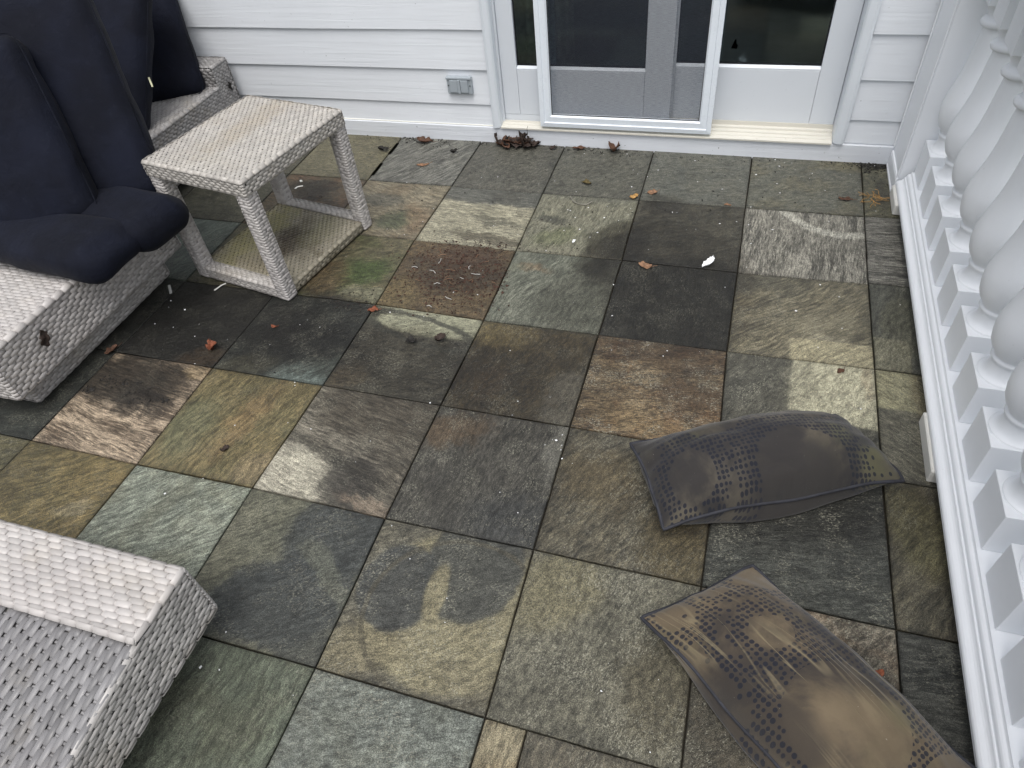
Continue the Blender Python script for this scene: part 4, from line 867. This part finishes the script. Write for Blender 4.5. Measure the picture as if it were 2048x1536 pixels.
# ------------------------------------------------------------------ throw pillows
def pillow_mat(name, base, mold, green, mold_amt, rings, wrinkles=0.0, seed=0.0, spots=()):
    m, n = material(name); uv = n.new('ShaderNodeUVMap').outputs[0]; pos = n.new('ShaderNodeNewGeometry').outputs['Position']
    # uv in metres on the cloth
    f = n.noise(uv, 7.0, 6, 0.65); col = n.mix(n.ramp(f, 0.35, 0.7), s2l(base), tuple(x*0.72 for x in s2l(base)[:3])+(1,))
    col = n.mix(n.ramp(n.noise(n.vmath('ADD', uv, (3.1+seed, 1.2, 0)), 4.5, 4, 0.6), 0.52, 0.7, 0.0, 0.55), col, s2l(green))
    # dots, packed tight next to the rings and thinning out away from them
    vor = n.new('ShaderNodeTexVoronoi', {'Vector': uv, 'Scale': 80.0, 'Randomness': 0.32}); d = vor.outputs['Distance']; cellpos = n.vmath('SCALE', vor.outputs['Position'], None, scale=1.0)
    dens = None; inside = None
    for (cx, cy, rx, ry, w, clear) in rings:
        q = n.vmath('MULTIPLY', n.vmath('SUBTRACT', cellpos, (cx, cy, 0)), (1/rx, 1/ry, 0)); e = n.vmath('LENGTH', q)
        band = n.math('MULTIPLY', n.math('GREATER_THAN', e, 1.0), n.ramp(e, 1.0+w*0.45, 1.0+w*1.6, 1.0, 0.0))
        dens = band if dens is None else n.math('MAXIMUM', dens, band)
        q2 = n.vmath('LENGTH', n.vmath('MULTIPLY', n.vmath('SUBTRACT', uv, (cx, cy, 0)), (1/rx, 1/ry, 0)))
        ins = n.math('MULTIPLY', n.ramp(q2, 0.93, 1.0, 1.0, 0.0), clear); inside = ins if inside is None else n.math('MAXIMUM', inside, ins)
    keep = n.math('LESS_THAN', n.new('ShaderNodeTexWhiteNoise', {'Vector': vor.outputs['Color']}).outputs[0], n.math('ADD', n.math('MULTIPLY', dens, 1.3), n.math('MULTIPLY', n.math('SUBTRACT', 1.0, inside), 0.10)))
    dot = n.math('MULTIPLY', n.math('MULTIPLY', n.ramp(d, 0.36, 0.44, 1.0, 0.0), keep), n.math('SUBTRACT', 1.0, n.math('GREATER_THAN', inside, 0.6)))
    pale = n.mix(0.18, col, s2l((150, 138, 112))); col = n.mix(n.math('MULTIPLY', inside, 0.35), col, pale)
    mo = n.noise(n.vmath('ADD', uv, (seed, 5.2+seed, 0)), 3.4, 6, 0.62, 0.5)
    mm = n.ramp(mo, 0.60-mold_amt*0.35, 0.78-mold_amt*0.35)
    for (cx, cy, rx, ry, amt) in spots:
        q = n.vmath('LENGTH', n.vmath('MULTIPLY', n.vmath('SUBTRACT', n.vmath('ADD', uv, n.vmath('SCALE', n.new('ShaderNodeTexNoise', {'Vector': uv, 'Scale': 9.0, 'Detail': 5.0}).outputs[1], None, scale=0.08)), (cx+.04, cy+.04, 0)), (1/rx, 1/ry, 0)))
        k = n.ramp(q, 0.6, 1.15, amt, 0.0); mm = n.math('MAXIMUM', mm, k) if amt > 0 else n.math('MULTIPLY', mm, n.ramp(q, 0.6, 1.15, 1.0+amt, 1.0))
    col = n.mix(n.math('MULTIPLY', mm, 0.88), col, s2l(mold))
    col = n.mix(n.math('MULTIPLY', dot, 0.9), col, s2l((27, 30, 40)))
    hgt = n.math('MULTIPLY', n.noise(uv, 900.0, 1), 0.3)
    hgt = n.math('ADD', hgt, n.math('MULTIPLY', n.noise(uv, 18.0, 5, 0.6, 0.5), 0.8))
    if wrinkles:
        wv = n.noise(n.mapping(uv, rot=(0, 0, R(62)), scale=(2.2, 26, 1)), 1.0, 2, 0.4, 0.9); ridge = n.ramp(n.math('ABSOLUTE', n.math('SUBTRACT', wv, 0.5)), 0.0, 0.035, 1.0, 0.0)
        ridge = n.math('MULTIPLY', ridge, n.ramp(n.noise(uv, 4.0, 2), 0.42, 0.6)); hgt = n.math('ADD', hgt, n.math('MULTIPLY', ridge, wrinkles*2.5))
        col = n.mix(n.math('MULTIPLY', ridge, wrinkles*0.5), col, s2l((150, 138, 110)))
    fl = n.noise(pos, 240.0, 2, 0.6); col = n.mix(n.ramp(fl, 0.76, 0.79, 0.0, 0.6), col, s2l((176, 172, 164)))
    finish(n, col, 0.82, n.bump(hgt, 0.4, 0.004), 0.2, 0.15); return m
def pillow(label, corners, zc, thick, mat, pipemat, seed, sag=0.0):
    """corners: seam corners in order round the pillow; u runs 0->1 from corner 0 to corner 3 side"""
    A, B, C_, D_ = [Vector(c) for c in corners]
    cen = (A+B+C_+D_)/4; t = thing('throw_pillow', label, 'pillow', (cen.x, cen.y, 0), 0, 'mildewed throw pillows on the tiles')
    NU, NV = 56, 34; Lu = ((D_-A).length+(C_-B).length)/2; Lv = ((B-A).length+(C_-D_).length)/2
    V = []; F = []; UV = []
    def bil(uu, vv): return A*(1-uu)*(1-vv) + B*(1-uu)*vv + C_*uu*vv + D_*uu*(1-vv)
    def seam(u, v):
        # sides draw in between the corners, corners are a little rounded
        x, y = 2*u-1, 2*v-1
        dx = -0.038*(1-y*y)*x*abs(x)**3; dy = -0.070*(1-x*x)*y*abs(y)**3
        rc = 1 - 0.012*(abs(x*y)**8)
        wob = 0.008*mnoise.noise(Vector((u*4+seed, v*4, 1.0)))
        q = bil(0.5+(x+dx+wob)*rc/2, 0.5+(y+dy+wob)*rc/2)
        ed_ = max(abs(x), abs(y))**6; q.z += ed_*(0.010*math.sin(x*5.2+y*2.1+seed) - 0.012*abs(x*y)**3 + 0.008*mnoise.noise(Vector((x*3, y*3, seed))))
        return q
    for side in (1, -1):
        base = len(V)
        for i in range(NU+1):
            for j in range(NV+1):
                u, v = i/NU, j/NV; x, y = 2*u-1, 2*v-1; p = seam(u, v)
                a = max(1-abs(x)**2.3, 0.0)**0.62; b = max(1-abs(y)**2.1, 0.0)**0.62; h = thick*a*b
                pin = math.exp(-((1-abs(x))**2+(1-abs(y))**2)/0.09)          # pinched corners
                h *= 1-0.62*pin
                crs = mnoise.noise(Vector((u*3+seed, v*7, side)))*0.07 + mnoise.noise(Vector((u*9+seed, v*12, side)))*0.035
                crs += 0.10*math.sin((u*2+v*9)*4.3+seed)*math.exp(-((1-abs(x)))/0.20) + 0.06*math.sin((u*11+v*2)*3.1+seed)*math.exp(-((1-abs(y)))/0.25)
                h *= 1 + crs
                if side < 0:   # the underside bellies out past the seam and rests on the slabs
                    e_ = min(1-abs(x), 1-abs(y)); bl = 0.042*math.sin(math.pi*min(1, e_/0.45))
                    q_ = bil(0.5+x/2, 0.5+y/2); c2 = Vector((p.x-cen.x, p.y-cen.y, 0)); p = p + c2.normalized()*bl if c2.length > 1e-4 else p
                z = p.z + (h if side > 0 else -h*0.80)
                z = max(z, 0.0035)
                V.append((p.x-cen.x, p.y-cen.y, z)); UV.append((u*Lu, v*Lv))
        for i in range(NU):
            for j in range(NV):
                q = [base+i*(NV+1)+j, base+(i+1)*(NV+1)+j, base+(i+1)*(NV+1)+j+1, base+i*(NV+1)+j+1]
                F.append(q if side > 0 else q[::-1])
    me = mesh_np('cover', V, F); ul = me.uv_layers.new(name='UVMap')
    li = np.zeros(len(me.loops), np.int32); me.loops.foreach_get('vertex_index', li); ul.data.foreach_set('uv', np.array(UV, np.float32)[li].ravel())
    bm = bmesh.new(); bm.from_mesh(me); bmesh.ops.recalc_face_normals(bm, faces=bm.faces); bm.to_mesh(me); bm.free()
    c = obj('cover', me, mat, t)
    pts = []
    for k in range(60): pts.append(seam(k/60, 0))
    for k in range(36): pts.append(seam(1, k/36))
    for k in range(60): pts.append(seam(1-k/60, 1))
    for k in range(36): pts.append(seam(0, 1-k/36))
    obj('piping', tube_me('piping', [(p.x-cen.x, p.y-cen.y, max(p.z, 0.005)) for p in pts], 0.0052, 8, True), pipemat, t)
    return t
M_PIPE = flat_mat('piping_cord', (46, 47, 53), 0.7, 0.3)
def P3(u, v, z): p = G(u, v, z); return (p[0], p[1], z)
# corner order: A = left far, B = left near, C = right near, D = right far
pm1 = pillow_mat('pillow_cloth_dark', (82, 77, 68), (40, 39, 41), (90, 90, 62), 0.66, [(.105, .195, .060, .068, .60, 1), (.21, .02, .095, .085, .45, 1), (.39, .235, .125, .10, .50, 1), (.49, .0, .095, .095, .65, 1), (.13, .37, .09, .045, .8, 0)], 0.0, 0.0,
                 spots=[(.36, .25, .16, .10, .95), (.02, .05, .08, .12, .8), (.05, .30, .07, .05, -1.0), (.60, .27, .07, .07, -1.0)])
pillow('dark mildewed throw pillow with dotted rings lying by the railing', [P3(1258, 886, .085), P3(1326, 1052, .070), P3(1813, 958, .070), P3(1675, 820, .085)], 0, 0.140, pm1, M_PIPE, 2.0)
pm2 = pillow_mat('pillow_cloth_tan', (101, 89, 72), (47, 44, 43), (90, 87, 64), 0.52, [(.205, .165, .046, .046, .85, 1), (.19, .16, .105, .105, .28, 0), (.42, .185, .125, .115, .42, 1), (.05, .05, .055, .055, .6, 1), (.64, .10, .09, .11, .5, 1), (.05, .27, .05, .04, .8, 0)], 0.8, 3.0,
                 spots=[(.33, .28, .14, .07, .85), (.14, .22, .06, .08, .6), (.03, .22, .06, .06, -1.0), (.05, .04, .07, .05, -1.0)])
pillow('tan mildewed throw pillow with dotted rings, nearest the camera', [P3(1505, 1128, .085), P3(1280, 1228, .075), (-0.085, -2.865, .075), (0.122, -2.605, .085)], 0, 0.138, pm2, M_PIPE, 9.0)

# ------------------------------------------------------------------ leaves and scraps
def leaf_me(name, L, Wd, curl, fold, seed, jag=0.25):
    NU, NV = 10, 6; V = []; F = []; rng = random.Random(seed)
    for i in range(NU+1):
        u = i/NU; w = Wd*(math.sin(math.pi*min(1, u*0.96+0.02))**0.8)*(1+jag*rng.uniform(-1, 1)*(1.1 if 0 < i < NU else 0))
        for j in range(NV+1):
            s = 2*j/NV-1; x = (u-.5)*L; y = s*w/2
            ca = curl*(u-.5)*2; z = fold*abs(s)*w*0.6 + L*0.16*curl*(u-.5)**2*4 + 0.34*Wd*mnoise.noise(Vector((u*3.5+seed, s*1.8, seed*1.7)))
            x *= math.cos(ca*0.5); y += 0.18*Wd*math.sin(u*4+seed); V.append((x, y, z))
    zmin = min(v[2] for v in V); V = [(x, y, z-zmin) for x, y, z in V]
    for i in range(NU):
        for j in range(NV): a = i*(NV+1)+j; F.append((a, a+NV+1, a+NV+2, a+1))
    me = mesh_np(name, V, F); bm = bmesh.new(); bm.from_mesh(me); bmesh.ops.solidify(bm, geom=bm.faces[:], thickness=0.0007); bm.to_mesh(me); bm.free(); return me
LM = {k: flat_mat('leaf_'+k, c, 0.7, 0.3, 0.4, 0.35, 60.0) for k, c in dict(rust=(116, 68, 48), brown=(82, 58, 45), dark=(52, 42, 37), tan=(128, 98, 76), black=(36, 34, 32), straw=(166, 130, 80), olive=(84, 74, 46)).items()}
def leaf(label, u, v, L, Wd, rot, mat, curl=0.6, fold=0.3, z=0.002, seed=None, stem=True, tilt=(0, 0)):
    seed = seed or int(u+v); p = G(u, v); t = obj('dead_leaf', leaf_me('dead_leaf', L, Wd, curl, fold, seed), LM[mat], None, (p[0], p[1], z), True)
    t.rotation_euler = (R(tilt[0]), R(tilt[1]), R(rot)); tag(t, label, 'leaf', 'dead leaves scattered on the tiles')
    if stem:
        obj('stem', tube_me('stem', [(L*.46, 0, .002+L*.1*curl), (L*.62, .003, L*.15*curl+.001), (L*.8, .008, .004+L*.1*curl)], [.0012, .001, .0007], 5), LM[mat], t)
    return t
leaf('rust coloured dead leaf on the black wet tile', 424, 697, .060, .040, 120, 'rust', 1.0, .7)
leaf('small brown dead leaf at a tile corner below the table', 747, 622, .045, .030, 10, 'rust', .5, .2)
leaf('tan curled leaf on the blackest tile', 1290, 534, .060, .030, -5, 'tan', .8, .5)
leaf('brown crumpled leaf leaning on the skirt under the screen', 1228, 303, .085, .065, 60, 'brown', 1.3, .8, .004)
clump = thing('leaf_clump', 'dark clump of wet leaves against the skirt left of the door screen', 'leaves', tuple(G(1030, 288))[:2] + (0.0,))
crng = random.Random(12)
for k, (u, v, L, Wd, rot, mt, tx, zz) in enumerate([(1052, 284, .11, .09, 80, 'dark', 38, .012), (997, 285, .085, .06, 95, 'dark', 42, .008), (1026, 290, .12, .07, 20, 'brown', 10, .004), (1012, 296, .075, .045, -20, 'brown', 5, .003), (1065, 287, .10, .08, 120, 'dark', 30, .010), (1040, 281, .09, .06, 10, 'dark', 45, .018), (1018, 283, .07, .05, 60, 'black', 35, .010), (1046, 292, .08, .05, -40, 'brown', 8, .004), (1070, 293, .06, .04, 30, 'dark', 12, .003), (1000, 292, .06, .04, 140, 'brown', 10, .003), (1057, 279, .06, .05, 90, 'dark', 60, .030)]):
    q = G(u, v); o = obj('leaf', leaf_me('leaf', L, Wd, 1.0, .7, 200+k*7), LM[mt], clump, (q[0]-clump.location.x, min(q[1], -.02)-clump.location.y, zz), True); o.rotation_euler = (R(tx), 0, R(rot))
obj('leaf_stem', tube_me('leaf_stem', [(.075, -.02, .05), (.080, -.022, .075), (.079, -.024, .098), (.086, -.026, .115)], [.0016, .0013, .001, .0008], 5), LM['dark'], clump)
leaf('brown wispy leaf by the skirt, left of the clump', 850, 284, .10, .05, -10, 'brown', .5, .4)
leaf('black curled leaf on the grey streaked tile', 908, 306, .045, .026, 50, 'black', 1.3, .8)
leaf('flat tan leaf on the grey streaked tile', 846, 331, .065, .020, 25, 'tan', .4, .2)
leaf('black shrivelled leaf on the khaki tile', 768, 301, .065, .035, 20, 'black', 1.0, .6)
leaf('thin brown leaf by the skirt right of the clump', 1158, 299, .070, .028, 5, 'brown', .6, .4)
leaf('small dark leaf by the skirt just right of the clump', 1106, 298, .040, .030, 50, 'dark', .8, .5)
leaf('orange torn leaf at the tile joint below the screen', 1268, 394, .045, .034, 30, 'straw', .4, .2, stem=False)
leaf('small tan leaf right of the orange torn leaf', 1305, 387, .048, .028, 30, 'tan', .6, .4)
leaf('small brown leaf at the skirt by a tile joint', 1320, 301, .035, .026, 0, 'brown', .6, .4)
leaf('mauve brown leaf on the tile near the railing corner', 1690, 401, .060, .024, -10, 'brown', .7, .4)
leaf('dark curled leaf on the brown tile, left of a pair', 823, 685, .045, .030, 30, 'black', 1.0, .6)
leaf('curled brown leaf on the brown tile, right of a pair', 882, 679, .055, .032, 50, 'dark', 1.2, .7)
leaf('tiny brown leaf on the pale rectangular patch', 1681, 744, .028, .018, 40, 'brown', .3, .2)
leaf('small rust leaf tucked under the bottom rail', 1851, 886, .040, .022, 80, 'brown', .6, .4)
leaf('brown leaf at the foot of the left wicker seat', 225, 703, .060, .030, 60, 'brown', .8, .5)
leaf('tiny brown leaf on the black tile beside the table', 548, 654, .026, .014, 0, 'rust', .4, .2)
leaf('small olive moss scrap on the grey tile', 1172, 368, .050, .030, 10, 'olive', .4, .5, stem=False)
leaf('dark leaf crumb on the ochre tile', 450, 898, .030, .022, 30, 'dark', .4, .3, stem=False)
leaf('flat orange flake on the dark tile by a joint', 1455, 411, .030, .014, 0, 'tan', .3, .2, stem=False)
leaf('rust leaf tip beside the near pillow', 1750, 1350, .045, .022, 40, 'rust', .5, .4, stem=False)
p = (-2.776, -2.005, 0.225)
o = obj('dead_leaf', leaf_me('dead_leaf', .062, .040, .25, .1, 77), LM['dark'], None, p, True); o.rotation_euler = (0, R(84), 0); tag(o, 'dark triangular leaf caught on the side of the wicker seat', 'leaf', 'dead leaves scattered on the tiles')
p = (-3.218, -0.09, 0.285)
o = obj('dead_leaf', leaf_me('dead_leaf', .045, .026, .25, .1, 78), LM['black'], None, p, True); o.rotation_euler = (0, R(84), 0); tag(o, 'black leaf caught on the arm of the far wicker seat', 'leaf', 'dead leaves scattered on the tiles')
M_CHIP = flat_mat('paint_chip_white', (232, 234, 236), 0.5, 0.4, 0, 0.05)
def feather(label, u, v, L, Wd, rot):
    p = G(u, v); o = obj('paint_flake', leaf_me('paint_flake', L, Wd, .5, .6, int(u)), M_CHIP, None, (p[0], p[1], .002), True); o.rotation_euler = (0, 0, R(rot)); return tag(o, label, 'flake')
feather('white curled flake of paint on a dark tile', 1416, 528, .085, .028, 68)
feather('small white flake on the pale tile edge', 1148, 484, .022, .014, 50)
def strip(label, pts, r, mat, name='wicker_strand', flat=.3):
    P = [G(u, v) for u, v in pts]; me = tube_me(name, [(p[0], p[1], .004) for p in P], r, 6); o = obj(name, me, mat); o.scale = (1, 1, flat); return tag(o, label, 'strand')
M_STR = flat_mat('loose_wicker', (204, 204, 200), 0.5, 0.4, 0, 0.1)
strip('short broken wicker strand below the seat corner', [(338, 571), (340, 578), (342, 587)], .006, M_STR)
strip('curved broken wicker strand in front of the table', [(429, 581), (436, 576), (443, 571), (452, 567)], .005, M_STR)
strip('white broken strand on the dark tile behind the table leg', [(590, 378), (595, 374), (606, 372)], .006, M_STR)
strip('white chip of strand beside the broken strand', [(601, 361), (604, 364)], .006, M_STR)
strip('curled grey twig on the pale tile below the door', [(1141, 394), (1146, 404), (1158, 410), (1172, 411), (1184, 405)], .0035, flat_mat('grey_twig', (122, 120, 110), 0.8), 'twig', 1.0)
# straw tangle
t = thing('straw_tangle', 'small tangle of orange straw by the railing corner', 'straw', tuple(G(1745, 398))[:2]+(0.0,))
rng = random.Random(4)
for k in range(16):
    a = rng.uniform(0, 6.28); c0 = Vector((rng.uniform(-.03, .03), rng.uniform(-.022, .022), rng.uniform(.003, .014))); pts = []
    for i in range(5): a += rng.uniform(-.7, .7); pts.append(tuple(c0)); c0 = c0 + Vector((math.cos(a)*.014, math.sin(a)*.014, rng.uniform(-.004, .004))); c0.z = max(c0.z, .002)
    obj('straw', tube_me('straw', pts, .0013, 4), LM['straw'], t)

def scatter(name, label, cat, mat, pts, smin, smax, flat=0.4, seed=1):
    """many tiny crumbs, one loose layer"""
    rng = np.random.default_rng(seed); V = []; F = []
    for k, p in enumerate(pts):
        s = rng.uniform(smin, smax)*(0.6+0.8*rng.random()); a = rng.uniform(0, 6.28); r = rng.uniform(.4, 1.0); n0 = len(V)
        for i in range(4):
            b = a + i*math.pi/2; k2 = 1.0 if i % 2 == 0 else r
            V.append((p[0]+math.cos(b)*s*k2*rng.uniform(.7, 1.2), p[1]+math.sin(b)*s*k2*rng.uniform(.7, 1.2), 0.0012+rng.uniform(0, s*flat)))
        V.append((p[0], p[1], 0.0015+s*flat)); F += [(n0+i, n0+(i+1) % 4, n0+4) for i in range(4)]
    me = bpy.data.meshes.new(name); me.from_pydata(V, [], F); me.update(); o = obj(name, me, mat); return tag(o, label, cat, None, 'stuff')
rng = np.random.default_rng(5)
# white paint crumbs: counted in the photograph along the door, over the dark tiles and round the joints
pts = [G(u, v) for u, v in [(1252,489),(1227,570),(1224,632),(1297,691),(1188,614),(1147,605),(1296,691),(1036,803),(1092,502),(965,542),(907,585),(955,590),(1036,470),(1256,430),(1180,475),(1390,322),(1412,360),(1550,320),(1590,340),(1512,350),(1700,350),(1660,325),(1480,360),(1620,400),(1345,425),(1437,430),(1125,870),(1122,900),(1124,918),(1105,880),(1090,890),(780,625),(615,640),(600,650),(640,655),(660,660),(390,673),(347,655),(310,648),(370,620),(342,602),(455,680),(540,690),(590,765),(1497,450),(1493,535),(1640,570),(1450,715),(1297,500),(1100,795),(1000,985),(820,1118),(890,1245),(1317,1360),(1300,1505),(1800,610),(1450,575),(1350,580)]]
for k in range(80):
    u, v = rng.uniform(760, 1760), rng.uniform(300, 470); pts.append(G(u, v))
for k in range(50): pts.append(G(rng.uniform(300, 1800), rng.uniform(470, 1400)))
pts = [p for p in pts if p[1] < -0.02 and p[0] < .12]
scatter('paint_crumbs', 'tiny white crumbs of paint sprinkled over the tiles', 'paint crumbs', M_CHIP, pts, .0012, .0042, .3, 2)
pts = [G(rng.uniform(640, 1790), 276 + rng.uniform(2, 26) + (u_-640)*0.043) for u_ in rng.uniform(640, 1790, 260)]
pts = []
for k in range(620):
    x = rng.choice([rng.uniform(-2.6, .12), rng.normal(-1.7, .12), rng.normal(-2.2, .1), rng.normal(-1.2, .12), rng.normal(.04, .06)]); pts.append((x, -0.008-abs(rng.normal(0, .03)), 0))
for k in range(200): pts.append(G(rng.uniform(560, 1780), rng.uniform(290, 460)))
for k in range(110): p = G(1750, 335); pts.append((p[0]+rng.normal(0, .04), -.012-abs(rng.normal(0, .05)), 0))
scatter('dirt_crumbs', 'dark crumbs of dirt gathered along the skirt board', 'dirt', LM['black'], [p for p in pts if p[0] < .125 and p[1] < -.007], .0014, .0056, .7, 3)
# leaf litter on the brown tile
pts = []
for k in range(1700):
    u, v = rng.normal(925, 62), rng.normal(545, 38)
    if 775 < u < 1018 and 482 < v < 632: pts.append(G(u, v))
scatter('leaf_litter', 'rotted leaf litter matted on the brown tile', 'leaf litter', flat_mat('litter_brown', (64, 47, 40), 0.8, 0.2, 0, 0.7, 60.0), pts, .0016, .0062, .35, 6)
pts = [G(rng.normal(u, 28), rng.normal(v, 8)) for u, v in [(960, 490), (900, 480), (1000, 492), (1085, 455), (1100, 500), (820, 560), (735, 600), (700, 606), (990, 500)] for k in range(45)]
scatter('leaf_mould', 'black leaf mould clinging along the joints round the brown tile', 'leaf mould', LM['dark'], pts, .0014, .0045, .3, 8)
pts = [G(rng.normal(u, s_), rng.normal(v, s_*.5)) for u, v, s_ in [(185, 780, 6), (275, 792, 22), (330, 802, 4), (255, 770, 14), (220, 760, 10)] for k in range(30)]
scatter('leaf_mould', 'black rotted leaf bits on the pale pink tile', 'leaf mould', LM['black'], pts, .002, .007, .35, 9)
pts = [G(rng.normal(u, s_), rng.normal(v, s_*.6)) for u, v, s_ in [(700, 605, 40), (620, 600, 40), (300, 590, 60), (250, 650, 60), (480, 640, 90), (800, 660, 80), (640, 320, 60)] for k in range(34)]
scatter('dirt_crumbs', 'fine black crumbs strewn between the table and the wicker seats', 'dirt', LM['black'], [p for p in pts if p[1] < -.02], .0014, .0045, .5, 12)
# pale straws in the litter
t = thing('stalk_scatter', 'thin pale stalks lying in the leaf litter', 'stalks', tuple(G(925, 550))[:2]+(0.0,)); rg = random.Random(2)
for k in range(26):
    a = rg.uniform(0, 6.28); L = rg.uniform(.012, .04); x, y = rg.gauss(0, .09), rg.gauss(0, .07)
    obj('stalk', tube_me('stalk', [(x, y, .005), (x+math.cos(a)*L*.5, y+math.sin(a)*L*.5, .008), (x+math.cos(a+.3)*L, y+math.sin(a+.3)*L, .005)], .0011, 4), LM['tan'] if k % 3 else M_STR, t)
